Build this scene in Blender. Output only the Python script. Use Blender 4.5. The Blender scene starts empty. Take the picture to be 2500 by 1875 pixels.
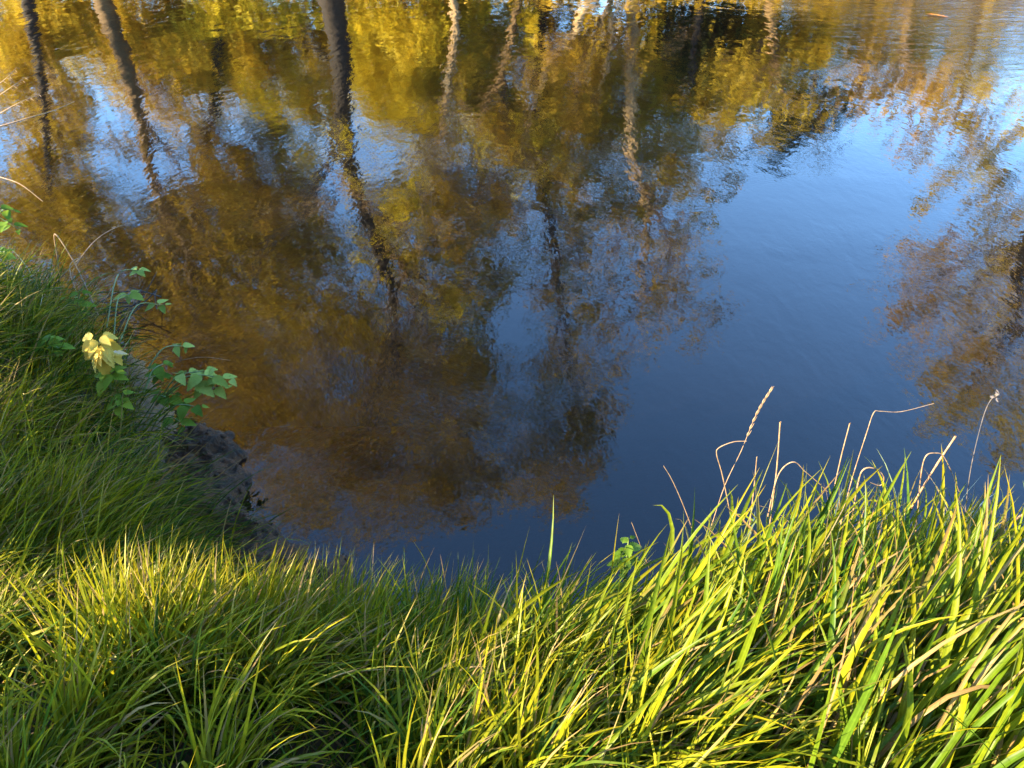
import bpy, math, random
import numpy as np
from math import radians, sin, cos, tan, pi
from mathutils import Vector

random.seed(7)
rng = np.random.default_rng(11)
scn = bpy.context.scene
col = scn.collection

# ------------------------------------------------------------------ camera
CAM_H, PITCH, FPX = 2.6, 35.0, 1925.0          # metres above the water, degrees down, focal length in photo pixels
cam_d = bpy.data.cameras.new('camera')
cam = bpy.data.objects.new('camera', cam_d)
col.objects.link(cam)
cam.location = (0, 0, CAM_H)
cam.rotation_euler = (radians(90 - PITCH), 0, 0)
cam_d.sensor_width = 36.0
cam_d.lens = 36.0 * FPX / 2500.0
cam_d.clip_start = 0.05
cam_d.clip_end = 3000
scn.camera = cam

# ------------------------------------------------------------------ sky, sun, exposure
SUN_EL = 18.0
SUN_AZ = math.atan2(-0.94, -0.34)               # direction towards the sun: x, y
world = bpy.data.worlds.new('World')
scn.world = world
world.use_nodes = True
wt = world.node_tree
wt.nodes.clear()
sky = wt.nodes.new('ShaderNodeTexSky')
sky.sky_type = 'NISHITA'
sky.sun_disc = False
sky.sun_elevation = radians(SUN_EL)
sky.sun_rotation = SUN_AZ
sky.air_density = 1.0
sky.dust_density = 0.0
sky.ozone_density = 5.0
bg = wt.nodes.new('ShaderNodeBackground')
bg.inputs['Strength'].default_value = 0.15
wo = wt.nodes.new('ShaderNodeOutputWorld')
wt.links.new(sky.outputs[0], bg.inputs[0])
wt.links.new(bg.outputs[0], wo.inputs[0])
sun_d = bpy.data.lights.new('sun', 'SUN')
sun_d.energy = 4.6
sun_d.angle = radians(0.5)
sun_d.color = (1.0, 0.80, 0.50)
sun = bpy.data.objects.new('sun', sun_d)
col.objects.link(sun)
to_sun = Vector((sin(SUN_AZ) * cos(radians(SUN_EL)), cos(SUN_AZ) * cos(radians(SUN_EL)), sin(radians(SUN_EL))))
sun.rotation_euler = to_sun.to_track_quat('Z', 'Y').to_euler()
sun.location = to_sun * 60
scn.view_settings.view_transform = 'Standard'
scn.view_settings.look = 'None'
scn.view_settings.exposure = 3.0
scn.view_settings.gamma = 1.0
scn.view_settings.use_curve_mapping = False
scn.cycles.max_bounces = 8
scn.cycles.transparent_max_bounces = 12
scn.cycles.caustics_reflective = False
scn.cycles.caustics_refractive = False
scn.cycles.use_denoising = True

# ------------------------------------------------------------------ photo pixel (2500x1875) -> place
_p = radians(PITCH)
def ray(px, py):
    u = (px - 1250) / FPX
    v = (937.5 - py) / FPX
    return np.array((u, cos(_p) + v * sin(_p), -sin(_p) + v * cos(_p)))
def at_z(px, py, z):
    d = ray(px, py); t = (z - CAM_H) / d[2]
    return np.array((d[0] * t, d[1] * t, z))
def at_y(px, py, y):
    d = ray(px, py); t = y / d[1]
    return np.array((d[0] * t, y, CAM_H + d[2] * t))
def mirrored(dx, dy, y):
    """a spot seen reflected in the water (2212-wide pixels) at distance y -> where it really stands"""
    d = ray(dx * 1.1302, dy * 1.1302); t = y / d[1]
    return np.array((d[0] * t, y, -(CAM_H + d[2] * t)))
def mirrored_scale(dy, y):
    d = ray(1250, dy * 1.1302)
    return y / d[1] * np.linalg.norm(d) / FPX * 1.1302 / math.sqrt(1 + ((937.5 - dy * 1.1302) / FPX) ** 2)

# ------------------------------------------------------------------ materials
def new_mat(name):
    m = bpy.data.materials.new(name)
    m.use_nodes = True
    nt = m.node_tree
    nt.nodes.clear()
    out = nt.nodes.new('ShaderNodeOutputMaterial')
    return m, nt, out
def N(nt, typ, **kw):
    n = nt.nodes.new(typ)
    for k, v in kw.items():
        if k in n.inputs.keys():
            n.inputs[k].default_value = v
        else:
            setattr(n, k, v)
    return n
def ramp(nt, stops, fac=None, interp='LINEAR'):
    r = nt.nodes.new('ShaderNodeValToRGB')
    r.color_ramp.interpolation = interp
    els = r.color_ramp.elements
    while len(els) < len(stops):
        els.new(0.5)
    for e, (p, c) in zip(els, stops):
        e.position = p
        e.color = (*c, 1) if len(c) == 3 else c
    if fac is not None:
        nt.links.new(fac, r.inputs[0])
    return r
def mixc(nt, fac, a, b, mode='MIX'):
    m = nt.nodes.new('ShaderNodeMix')
    m.data_type = 'RGBA'
    m.blend_type = mode
    for sock, val in ((m.inputs[0], fac), (m.inputs[6], a), (m.inputs[7], b)):
        if hasattr(val, 'is_output') or isinstance(val, bpy.types.NodeSocket):
            nt.links.new(val, sock)
        else:
            sock.default_value = val if not isinstance(val, tuple) or len(val) == 4 else (*val, 1)
    return m.outputs[2]
def math_n(nt, op, a, b=None, clamp=False):
    m = nt.nodes.new('ShaderNodeMath')
    m.operation = op
    m.use_clamp = clamp
    for i, v in enumerate((a, b)):
        if v is None:
            continue
        if isinstance(v, bpy.types.NodeSocket):
            nt.links.new(v, m.inputs[i])
        else:
            m.inputs[i].default_value = v
    return m.outputs[0]

def leaf_shader(nt, out, color, trans=0.45, gloss=0.10, rough=0.38, tcol=None):
    """thin leaf: diffuse + light coming through + a waxy sheen"""
    dif = N(nt, 'ShaderNodeBsdfDiffuse')
    tr = N(nt, 'ShaderNodeBsdfTranslucent')
    nt.links.new(color, dif.inputs[0])
    nt.links.new(tcol or color, tr.inputs[0])
    m1 = N(nt, 'ShaderNodeMixShader'); m1.inputs[0].default_value = trans
    nt.links.new(dif.outputs[0], m1.inputs[1]); nt.links.new(tr.outputs[0], m1.inputs[2])
    gl = N(nt, 'ShaderNodeBsdfGlossy'); gl.inputs['Roughness'].default_value = rough
    lw = N(nt, 'ShaderNodeFresnel'); lw.inputs[0].default_value = 1.45
    f = math_n(nt, 'MULTIPLY', lw.outputs[0], gloss * 10, True)
    m2 = N(nt, 'ShaderNodeMixShader')
    nt.links.new(f, m2.inputs[0]); nt.links.new(m1.outputs[0], m2.inputs[1]); nt.links.new(gl.outputs[0], m2.inputs[2])
    nt.links.new(m2.outputs[0], out.inputs[0])

def grass_mat(name, greens, straw, gloss=0.08, trans=0.5):
    m, nt, out = new_mat(name)
    at = N(nt, 'ShaderNodeAttribute'); at.attribute_name = 'blade'
    sp = N(nt, 'ShaderNodeSeparateColor'); nt.links.new(at.outputs['Color'], sp.inputs[0])
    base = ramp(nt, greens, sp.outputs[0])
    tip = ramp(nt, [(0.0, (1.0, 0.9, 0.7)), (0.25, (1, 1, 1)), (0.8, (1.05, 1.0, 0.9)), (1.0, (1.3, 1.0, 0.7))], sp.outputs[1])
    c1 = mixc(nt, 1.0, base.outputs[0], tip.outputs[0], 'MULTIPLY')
    geo = N(nt, 'ShaderNodeNewGeometry')
    nz = N(nt, 'ShaderNodeTexNoise'); nz.inputs['Scale'].default_value = 60; nz.inputs['Detail'].default_value = 3
    nt.links.new(geo.outputs['Position'], nz.inputs['Vector'])
    spots = ramp(nt, [(0.30, (0.7, 0.7, 0.7)), (0.7, (1.2, 1.2, 1.2))], nz.outputs[0])
    c2 = mixc(nt, 0.8, c1, spots.outputs[0], 'MULTIPLY')
    st = ramp(nt, straw, sp.outputs[0])
    c3 = mixc(nt, sp.outputs[2], c2, st.outputs[0])
    rib = ramp(nt, [(0.0, (1.25, 1.2, 1.1)), (0.16, (1.0, 1.0, 1.0)), (0.5, (.84, .86, .8)), (.75, (1.05, 1.05, 1.0)), (1.0, (.9, .9, .85))], at.outputs['Alpha'])
    c4 = mixc(nt, 1.0, c3, rib.outputs[0], 'MULTIPLY')
    leaf_shader(nt, out, c4, trans, gloss)
    return m

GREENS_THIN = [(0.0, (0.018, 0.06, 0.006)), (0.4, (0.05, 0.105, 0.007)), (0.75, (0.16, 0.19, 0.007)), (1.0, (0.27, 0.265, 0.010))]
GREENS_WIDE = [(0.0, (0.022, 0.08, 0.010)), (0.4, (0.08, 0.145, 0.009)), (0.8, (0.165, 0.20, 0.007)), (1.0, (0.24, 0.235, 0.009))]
STRAW = [(0.0, (0.14, 0.075, 0.025)), (0.5, (0.28, 0.17, 0.065)), (1.0, (0.38, 0.26, 0.12))]
M = {}
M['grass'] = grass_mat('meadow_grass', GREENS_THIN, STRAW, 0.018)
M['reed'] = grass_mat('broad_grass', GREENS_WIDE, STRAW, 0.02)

def leaf_mat(name, c_dark, c_light, trans=0.4, gloss=0.05, scale=40, vein=True):
    m, nt, out = new_mat(name)
    oi = N(nt, 'ShaderNodeObjectInfo')
    tc = N(nt, 'ShaderNodeTexCoord')
    nz = N(nt, 'ShaderNodeTexNoise'); nz.inputs['Scale'].default_value = scale; nz.inputs['Detail'].default_value = 4
    nt.links.new(tc.outputs['Object'], nz.inputs['Vector'])
    f = math_n(nt, 'ADD', nz.outputs[0], math_n(nt, 'MULTIPLY', math_n(nt, 'SUBTRACT', oi.outputs['Random'], 0.5), 0.5), True)
    r = ramp(nt, [(0.3, c_dark), (0.7, c_light)], f)
    leaf_shader(nt, out, r.outputs[0], trans, gloss * .4, 0.5)
    return m
M['nettle'] = leaf_mat('nettle_leaf', (0.07, 0.14, 0.010), (0.15, 0.25, 0.025))
M['nettle_pale'] = leaf_mat('pale_nettle_leaf', (0.17, 0.24, 0.035), (0.34, 0.42, 0.09), 0.35)
M['nettle_lime'] = leaf_mat('lime_nettle_leaf', (0.10, 0.19, 0.015), (0.24, 0.32, 0.03))
M['nettle_yellow'] = leaf_mat('yellowed_nettle_leaf', (0.42, 0.30, 0.04), (0.66, 0.53, 0.12), 0.35)
M['dead_leaf'] = leaf_mat('dead_leaf', (0.35, 0.11, 0.02), (0.6, 0.22, 0.03), 0.2)

def plain(name, c1, c2, scale=20, rough=0.7, bump=0.0, coord='Object', stretch=None):
    m, nt, out = new_mat(name)
    b = N(nt, 'ShaderNodeBsdfPrincipled'); b.inputs['Roughness'].default_value = rough
    tc = N(nt, 'ShaderNodeTexCoord')
    nz = N(nt, 'ShaderNodeTexNoise'); nz.inputs['Scale'].default_value = scale; nz.inputs['Detail'].default_value = 6
    src = tc.outputs[coord]
    if stretch:
        mp = N(nt, 'ShaderNodeMapping'); mp.inputs['Scale'].default_value = stretch
        nt.links.new(src, mp.inputs[0]); src = mp.outputs[0]
    nt.links.new(src, nz.inputs['Vector'])
    r = ramp(nt, [(0.32, c1), (0.68, c2)], nz.outputs[0])
    nt.links.new(r.outputs[0], b.inputs['Base Color'])
    if bump:
        bp = N(nt, 'ShaderNodeBump'); bp.inputs['Strength'].default_value = 0.8; bp.inputs['Distance'].default_value = bump
        nt.links.new(nz.outputs[0], bp.inputs['Height']); nt.links.new(bp.outputs[0], b.inputs['Normal'])
    nt.links.new(b.outputs[0], out.inputs[0])
    return m
M['straw'] = plain('dry_straw', (0.14, 0.085, 0.04), (0.30, 0.20, 0.11), 60, 0.75)
M['straw_brown'] = plain('brown_straw', (0.22, 0.11, 0.05), (0.42, 0.25, 0.13), 60, 0.6)
M['straw_grey'] = plain('grey_straw', (0.05, 0.042, 0.038), (0.12, 0.10, 0.09), 60, 0.7)
M['stem_green'] = plain('green_stem', (0.07, 0.12, 0.03), (0.14, 0.18, 0.06), 40, 0.5)
M['twig'] = plain('dark_twig', (0.02, 0.014, 0.01), (0.06, 0.045, 0.03), 40, 0.8)
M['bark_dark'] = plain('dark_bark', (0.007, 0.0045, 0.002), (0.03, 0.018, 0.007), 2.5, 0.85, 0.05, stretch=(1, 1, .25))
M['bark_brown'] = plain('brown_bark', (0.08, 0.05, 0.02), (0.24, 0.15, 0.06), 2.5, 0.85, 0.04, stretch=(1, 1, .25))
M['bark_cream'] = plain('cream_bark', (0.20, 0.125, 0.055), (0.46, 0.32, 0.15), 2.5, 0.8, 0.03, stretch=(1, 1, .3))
M['twigs_far'] = plain('bare_twigs', (0.10, 0.06, 0.03), (0.24, 0.15, 0.075), 1.0, 0.85)

def foliage_mat(name, stops, trans=0.5):
    m, nt, out = new_mat(name)
    at = N(nt, 'ShaderNodeAttribute'); at.attribute_name = 'blade'
    sp = N(nt, 'ShaderNodeSeparateColor'); nt.links.new(at.outputs['Color'], sp.inputs[0])
    r = ramp(nt, stops, sp.outputs[0])
    leaf_shader(nt, out, r.outputs[0], trans, 0.002, 0.6)
    return m
M['f_yellow'] = foliage_mat('yellow_foliage', [(0, (0.42, 0.33, 0.02)), (0.5, (0.70, 0.56, 0.03)), (1, (0.82, 0.68, 0.08))])
M['f_olive'] = foliage_mat('olive_foliage', [(0, (0.18, 0.13, 0.012)), (0.5, (0.46, 0.34, 0.03)), (1, (0.68, 0.53, 0.07))])
M['f_brown'] = foliage_mat('bronze_foliage', [(0, (0.17, 0.105, 0.010)), (0.5, (0.46, 0.30, 0.026)), (1, (0.68, 0.47, 0.055))])
M['f_gold'] = foliage_mat('golden_foliage', [(0, (0.24, 0.16, 0.012)), (0.5, (0.55, 0.39, 0.03)), (1, (0.74, 0.57, 0.06))])
M['f_orange'] = foliage_mat('orange_foliage', [(0, (0.30, 0.17, 0.02)), (0.5, (0.56, 0.34, 0.05)), (1, (0.68, 0.48, 0.12))])
M['f_green'] = foliage_mat('dark_green_foliage', [(0, (0.025, 0.035, 0.012)), (0.6, (0.06, 0.075, 0.02)), (1, (0.12, 0.12, 0.03))], 0.2)
M['f_shrub'] = foliage_mat('added_shrub_foliage', [(0, (0.04, 0.06, 0.015)), (0.6, (0.09, 0.12, 0.03)), (1, (0.2, 0.2, 0.05))], 0.3)

# ------------------------------------------------------------------ mesh helpers
def build(name, V, F, mat, parent=None, attr=None, smooth=True, origin=None):
    V = np.asarray(V, dtype=np.float32).reshape(-1, 3)
    if origin is not None:
        V = V - np.asarray(origin, dtype=np.float32)
    me = bpy.data.meshes.new(name)
    Fs = F if isinstance(F, list) else [F]
    Fs = [np.asarray(f, dtype=np.int32) for f in Fs if len(f)]
    tot = sum(f.size for f in Fs); n = sum(len(f) for f in Fs)
    me.vertices.add(len(V)); me.vertices.foreach_set('co', V.ravel())
    me.loops.add(tot); me.loops.foreach_set('vertex_index', np.concatenate([f.ravel() for f in Fs]))
    sizes = np.concatenate([np.full(len(f), f.shape[1], dtype=np.int32) for f in Fs])
    me.polygons.add(n)
    me.polygons.foreach_set('loop_start', np.concatenate(([0], np.cumsum(sizes)[:-1])).astype(np.int32))
    me.polygons.foreach_set('loop_total', sizes)
    if smooth:
        me.polygons.foreach_set('use_smooth', np.ones(n, dtype=bool))
    if attr is not None:
        ca = me.color_attributes.new('blade', 'FLOAT_COLOR', 'POINT')
        A = np.ones((len(V), 4), dtype=np.float32); A[:, :attr.shape[1]] = attr
        ca.data.foreach_set('color', A.ravel())
    me.update(calc_edges=True)
    if mat is not None:
        me.materials.append(mat)
    o = bpy.data.objects.new(name, me)
    col.objects.link(o)
    if parent is not None:
        o.parent = parent
    elif origin is not None:
        o.location = origin
    return o
def empty(name, loc):
    o = bpy.data.objects.new(name, None)
    o.empty_display_size = 0.1
    col.objects.link(o)
    o.location = loc
    return o
def tag(o, label=None, cat=None, group=None, kind=None):
    for k, v in (('label', label), ('category', cat), ('group', group), ('kind', kind)):
        if v:
            o[k] = v
    return o
class MB:
    def __init__(s): s.V = []; s.F = {}; s.A = []; s.n = 0
    def add(s, V, F, A=None):
        V = np.asarray(V, float)
        s.V.append(V)
        F = np.asarray(F)
        s.F.setdefault(F.shape[1], []).append(F + s.n)
        if A is not None: s.A.append(A)
        s.n += len(V)
    def build(s, name, mat, parent=None, origin=None):
        return build(name, np.concatenate(s.V), [np.concatenate(f) for f in s.F.values()], mat, parent, np.concatenate(s.A) if s.A else None, True, origin)
def catmull(P, k=4):
    P = np.asarray(P, float)
    if len(P) < 3: 
        t = np.linspace(0, 1, k + 1)[:, None]
        return P[0] * (1 - t) + P[1] * t
    Q = np.vstack((2 * P[0] - P[1], P, 2 * P[-1] - P[-2])); out = []
    for i in range(1, len(Q) - 2):
        for j in range(k):
            t = j / k
            out.append(0.5 * (2 * Q[i] + (Q[i + 1] - Q[i - 1]) * t + (2 * Q[i - 1] - 5 * Q[i] + 4 * Q[i + 1] - Q[i + 2]) * t * t + (3 * Q[i] - Q[i - 1] - 3 * Q[i + 1] + Q[i + 2]) * t ** 3))
    out.append(P[-1])
    return np.array(out)
def tube(P, R, sides=6):
    P = np.asarray(P, float); n = len(P)
    R = np.broadcast_to(np.asarray(R, float), (n,))
    T = np.gradient(P, axis=0); T /= np.linalg.norm(T, axis=1)[:, None] + 1e-9
    ref = np.array((0, 1.0, 0)) if abs(T[0][1]) < .9 else np.array((1.0, 0, 0))
    A = np.cross(T, ref); A /= np.linalg.norm(A, axis=1)[:, None] + 1e-9
    B = np.cross(T, A)
    th = np.arange(sides) * 2 * pi / sides
    V = P[:, None] + R[:, None, None] * (np.cos(th)[None, :, None] * A[:, None] + np.sin(th)[None, :, None] * B[:, None])
    V = V.reshape(-1, 3)
    i = np.arange(n - 1)[:, None] * sides; j = np.arange(sides)[None]; k = (j + 1) % sides
    F = np.stack((i + j, i + k, i + sides + k, i + sides + j), -1).reshape(-1, 4)
    return V, F

def blades(roots, az, L, w, lean, bend, segs=5, vee=False, dry=None, rnd=None, wander=0.3, power=1.4, kink=None, tipdry=.14):
    """grass blades as arcs; returns V, F, attr"""
    n = len(roots); S = segs + 1
    s = np.linspace(0, 1, S)
    th = lean[:, None] + bend[:, None] * s[None] ** power
    if kink is not None:
        th = th + kink[:, None] * (1 / (1 + np.exp(-(s[None] - 0.6) * 30)))
    a = az[:, None] + (rng.normal(0, wander, n))[:, None] * s[None]
    d = np.stack((np.sin(th) * np.sin(a), np.sin(th) * np.cos(a), np.cos(th)), -1)
    step = (L / segs)[:, None, None]
    P = np.zeros((n, S, 3)); P[:, 0] = roots
    P[:, 1:] = roots[:, None] + np.cumsum((d[:, :-1] + d[:, 1:]) / 2 * step, axis=1)
    side = np.stack((np.cos(a), -np.sin(a), np.zeros_like(a)), -1)
    nrm = np.cross(side, d)
    tw = (rng.normal(0, .5, n)[:, None] + rng.normal(0, .7, n)[:, None] * s[None])[..., None]
    sd = side * np.cos(tw) + nrm * np.sin(tw)
    up = np.cross(sd, d)
    prof = np.clip(0.55 + 2.2 * s, 0, 1) * (1 - s ** 3.0) + 0.02
    hw = (w / 2)[:, None, None] * prof[None, :, None]
    if vee:
        rows = np.stack((P - sd * hw, P - up * hw * 0.45, P + sd * hw), 2); W = 3
    else:
        rows = np.stack((P - sd * hw, P + sd * hw), 2); W = 2
    V = rows.reshape(-1, 3)
    base = (np.arange(n) * S * W)[:, None, None]
    i = (np.arange(segs) * W)[None, :, None]; j = np.arange(W - 1)[None, None]
    q = base + i + j
    F = np.stack((q, q + 1, q + W + 1, q + W), -1).reshape(-1, 4)
    if rnd is None: rnd = rng.random(n)
    if dry is None: dry = np.zeros(n)
    die = (rng.random(n) < tipdry) * rng.uniform(.5, 1, n)
    dv = np.maximum(dry[:, None], die[:, None] * np.clip((s[None] - rng.uniform(.45, .85, n)[:, None]) / .2, 0, 1))
    across = np.array((1.0, 0.0, 1.0)) if vee else np.array((1.0, .6))
    A = np.stack((np.repeat(rnd, S * W), np.tile(np.repeat(s, W), n), np.repeat(dv.ravel(), W), np.tile(across, n * S)), -1)
    return V, F, A

# ------------------------------------------------------------------ lie of the land
NEAR = np.array([(-150, 190), (-60, 78), (-22, 30.5), (-14.5, 19.5), (-9.4, 12), (-6.5, 8.0), (-4.9, 6.2), (-3.8, 4.9), (-2.95, 4.4), (-2.2, 3.95), (-1.85, 3.45), (-1.6, 3.0), (-1.42, 2.6),
                 (-1.15, 2.12), (-0.8, 1.94), (0.0, 1.96), (0.7, 2.02), (1.4, 2.0), (2.2, 1.88), (4, 1.45), (10, -1), (30, -8), (150, -60)], float)
FAR = np.array([(-150, 230), (-60, 96), (-30, 46), (-20, 31), (-12, 24.8), (-5, 22.0), (1, 21.6), (6, 20.8), (9.5, 19.4), (13, 18.4), (18, 18.6), (30, 19), (60, 14), (150, -20)], float)
def dist_line(x, y, L):
    x = np.asarray(x, float); y = np.asarray(y, float)
    best = np.full(x.shape, 1e9); sgn = np.zeros(x.shape)
    for (ax, ay), (bx, by) in zip(L[:-1], L[1:]):
        dx, dy = bx - ax, by - ay
        t = np.clip(((x - ax) * dx + (y - ay) * dy) / (dx * dx + dy * dy), 0, 1)
        d = np.hypot(x - ax - t * dx, y - ay - t * dy)
        c = dx * (y - ay) - dy * (x - ax)
        m = d < best
        best = np.where(m, d, best); sgn = np.where(m, np.sign(c), sgn)
    return best * sgn
def sm(a, b, x):
    t = np.clip((x - a) / (b - a), 0, 1); return t * t * (3 - 2 * t)
def lumps(x, y):
    return (np.sin(3.1 * x + 1.7 * y) * np.sin(2.3 * y - 1.1 * x + 1) * .5 + np.sin(7.3 * x - 4.1 * y + 2) * np.sin(6.1 * y + 3 * x) * .3 + np.sin(17 * x + 9 * y) * np.sin(15 * y - 8 * x + 1) * .2)
def land(x, y):
    x = np.asarray(x, float); y = np.asarray(y, float)
    dn = -dist_line(x, y, NEAR)              # + on the near land
    df = dist_line(x, y, FAR)                # + on the far land
    left = sm(-1.0, -1.6, x)
    h_near = 0.86 * sm(-0.04, 0.92, dn) * (1 - left) + (0.42 * sm(-0.02, 0.35, dn) + 0.42 * sm(0.25, 1.1, dn) + 0.3 * sm(1.2, 3.0, dn)) * left
    h_near = h_near + 0.05 * lumps(x, y) * sm(0.05, 0.6, dn)
    h_far = 0.75 * sm(0, 1.2, df) + 1.2 * sm(1, 14, df) + 4 * sm(20, 160, df) + 0.08 * lumps(x * .5, y * .5) * sm(.1, 1, df)
    dd = np.minimum(np.maximum(-dn, 0), np.maximum(-df, 0))
    bed = -(0.05 + 0.35 * sm(0, 0.9, dd) * (1 - .6 * left) + 1.3 * sm(.6, 4.5, dd - .9 * left) + .5 * sm(0, .5, dd) * (1 - left)) - 0.03 * lumps(x, y)
    return np.where(dn > 0, h_near, np.where(df > 0, h_far, bed * np.where(dd >= 0, 1, 1)))
def axis(lo, hi, step, out_lo, out_hi, grow=1.16):
    a = list(np.arange(lo, hi + 1e-6, step)); s = step
    while a[-1] < out_hi: s *= grow; a.append(a[-1] + s)
    s = step
    while a[0] > out_lo: s *= grow; a.insert(0, a[0] - s)
    return np.array(a)
gx = axis(-4.5, 3.0, 0.05, -900, 900); gy = axis(-0.5, 6.0, 0.05, -900, 900)
XX, YY = np.meshgrid(gx, gy)
ZZ = land(XX, YY)
nx, ny = len(gx), len(gy)
idx = np.arange(nx * ny).reshape(ny, nx)
GF = np.stack((idx[:-1, :-1], idx[:-1, 1:], idx[1:, 1:], idx[1:, :-1]), -1).reshape(-1, 4)

def ground_mat():
    m, nt, out = new_mat('ground_soil')
    b = N(nt, 'ShaderNodeBsdfPrincipled'); b.inputs['Roughness'].default_value = 0.85
    geo = N(nt, 'ShaderNodeNewGeometry')
    sep = N(nt, 'ShaderNodeSeparateXYZ'); nt.links.new(geo.outputs['Position'], sep.inputs[0])
    nz = N(nt, 'ShaderNodeTexNoise'); nz.inputs['Scale'].default_value = 14; nz.inputs['Detail'].default_value = 8
    nt.links.new(geo.outputs['Position'], nz.inputs['Vector'])
    soil = ramp(nt, [(0.3, (0.02, 0.012, 0.003)), (0.7, (0.055, 0.034, 0.009))], nz.outputs[0])
    silt = ramp(nt, [(0.3, (0.14, 0.075, 0.028)), (0.7, (0.26, 0.15, 0.06))], nz.outputs[0])
    nz2 = N(nt, 'ShaderNodeTexNoise'); nz2.inputs['Scale'].default_value = 1.1; nz2.inputs['Detail'].default_value = 5
    nt.links.new(geo.outputs['Position'], nz2.inputs['Vector'])
    weed = ramp(nt, [(0.45, (0, 0, 0)), (0.62, (1, 1, 1))], nz2.outputs[0])
    silt2 = mixc(nt, weed.outputs[0], silt.outputs[0], (0.06, 0.036, 0.016, 1))
    deep = N(nt, 'ShaderNodeMapRange'); deep.inputs['From Min'].default_value = -0.35; deep.inputs['From Max'].default_value = -1.1
    nt.links.new(sep.outputs[2], deep.inputs[0])
    bedc = mixc(nt, deep.outputs[0], silt2, (0.012, 0.014, 0.016, 1))  # bed colour darkens with depth in place of light lost in the water
    mr = N(nt, 'ShaderNodeMapRange'); mr.inputs['From Min'].default_value = -0.05; mr.inputs['From Max'].default_value = 0.12
    nt.links.new(sep.outputs[2], mr.inputs[0])
    c = mixc(nt, mr.outputs[0], bedc, soil.outputs[0])
    nt.links.new(c, b.inputs['Base Color'])
    bp = N(nt, 'ShaderNodeBump'); bp.inputs['Distance'].default_value = 0.02
    nt.links.new(nz.outputs[0], bp.inputs['Height']); nt.links.new(bp.outputs[0], b.inputs['Normal'])
    nt.links.new(b.outputs[0], out.inputs[0])
    return m
ground = build('ground', np.stack((XX, YY, ZZ), -1).reshape(-1, 3), GF, ground_mat())
tag(ground, kind='structure')

# mud shelf in the inlet corner, trodden and lumpy
def mud_mat():
    m, nt, out = new_mat('wet_mud')
    b = N(nt, 'ShaderNodeBsdfPrincipled')
    geo = N(nt, 'ShaderNodeNewGeometry')
    nz = N(nt, 'ShaderNodeTexNoise'); nz.inputs['Scale'].default_value = 20; nz.inputs['Detail'].default_value = 10; nz.inputs['Roughness'].default_value = .8
    nt.links.new(geo.outputs['Position'], nz.inputs['Vector'])
    r = ramp(nt, [(0.40, (0.010, 0.005, 0.002)), (0.5, (0.055, 0.021, 0.003)), (0.62, (0.14, 0.055, 0.010))], nz.outputs[0])
    nt.links.new(r.outputs[0], b.inputs['Base Color'])
    rr = ramp(nt, [(0.4, (.35, .35, .35)), (0.6, (.75, .75, .75))], nz.outputs[0]); nt.links.new(rr.outputs[0], b.inputs['Roughness'])
    bp = N(nt, 'ShaderNodeBump'); bp.inputs['Distance'].default_value = 0.06
    nt.links.new(nz.outputs[0], bp.inputs['Height']); nt.links.new(bp.outputs[0], b.inputs['Normal'])
    nt.links.new(b.outputs[0], out.inputs[0])
    return m
mx = np.arange(-1.95, -0.55, 0.012); my = np.arange(1.75, 3.45, 0.012)
MX, MY = np.meshgrid(mx, my)
def blobd(cx, cy, rx, ry): return 1 - np.hypot((MX - cx) / rx, (MY - cy) / ry)
wob = 0.18 * np.sin(9 * MX + 5 * MY) * np.sin(7 * MY - 4 * MX) + 0.12 * np.sin(23 * MX) * np.sin(21 * MY + 1) + .07 * np.sin(47 * MX + 13 * MY) * np.sin(41 * MY)
mk = np.maximum.reduce([blobd(-1.50, 2.72, .34, .46), blobd(-1.62, 3.05, .22, .26), blobd(-1.2, 2.35, .36, .26), blobd(-.86, 2.2, .26, .16)]) * 2.2 + wob
def vnoise(x, y, f, seed):
    g = np.random.default_rng(seed).random((64, 64)); u = x * f + 20; v = y * f + 20
    i = np.floor(u).astype(int); j = np.floor(v).astype(int); a = u - i; b = v - j
    a = a * a * (3 - 2 * a); b = b * b * (3 - 2 * b); i %= 63; j %= 63
    return (g[i, j] * (1 - a) + g[i + 1, j] * a) * (1 - b) + (g[i, j + 1] * (1 - a) + g[i + 1, j + 1] * a) * b - .5
fine = 0
for f_, a_ in ((5, .035), (11, .04), (23, .035), (43, .03)):
    fine = fine + a_ * vnoise(MX + .3 * MY, MY, f_, int(f_))
wob = 1.1 * vnoise(MX, MY, 4, 91) + .6 * vnoise(MX, MY, 11, 92)
mk = np.maximum.reduce([blobd(-1.50, 2.72, .36, .5), blobd(-1.62, 3.05, .24, .3), blobd(-1.2, 2.4, .36, .28), blobd(-.86, 2.2, .3, .2)]) * 2.2 + wob
fine_old = 0.012 * np.sin(61 * MX + 20 * MY) * np.sin(57 * MY - 17 * MX) + .016 * np.sin(33 * MX - 29 * MY) * np.sin(38 * MY + 1) + rng.normal(0, .0025, MX.shape)
MZ = -0.10 + 0.16 * sm(0, .8, mk) + fine * sm(0, .5, mk) + 0.05 * sm(.5, 1.5, mk) + rng.normal(0, .002, MX.shape)
i2 = np.arange(MX.size).reshape(MX.shape)
MF = np.stack((i2[:-1, :-1], i2[:-1, 1:], i2[1:, 1:], i2[1:, :-1]), -1).reshape(-1, 4)
mud = build('mud_bank', np.stack((MX, MY, MZ), -1).reshape(-1, 3), MF, mud_mat())
tag(mud, kind='structure')
cl = MB()
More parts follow.
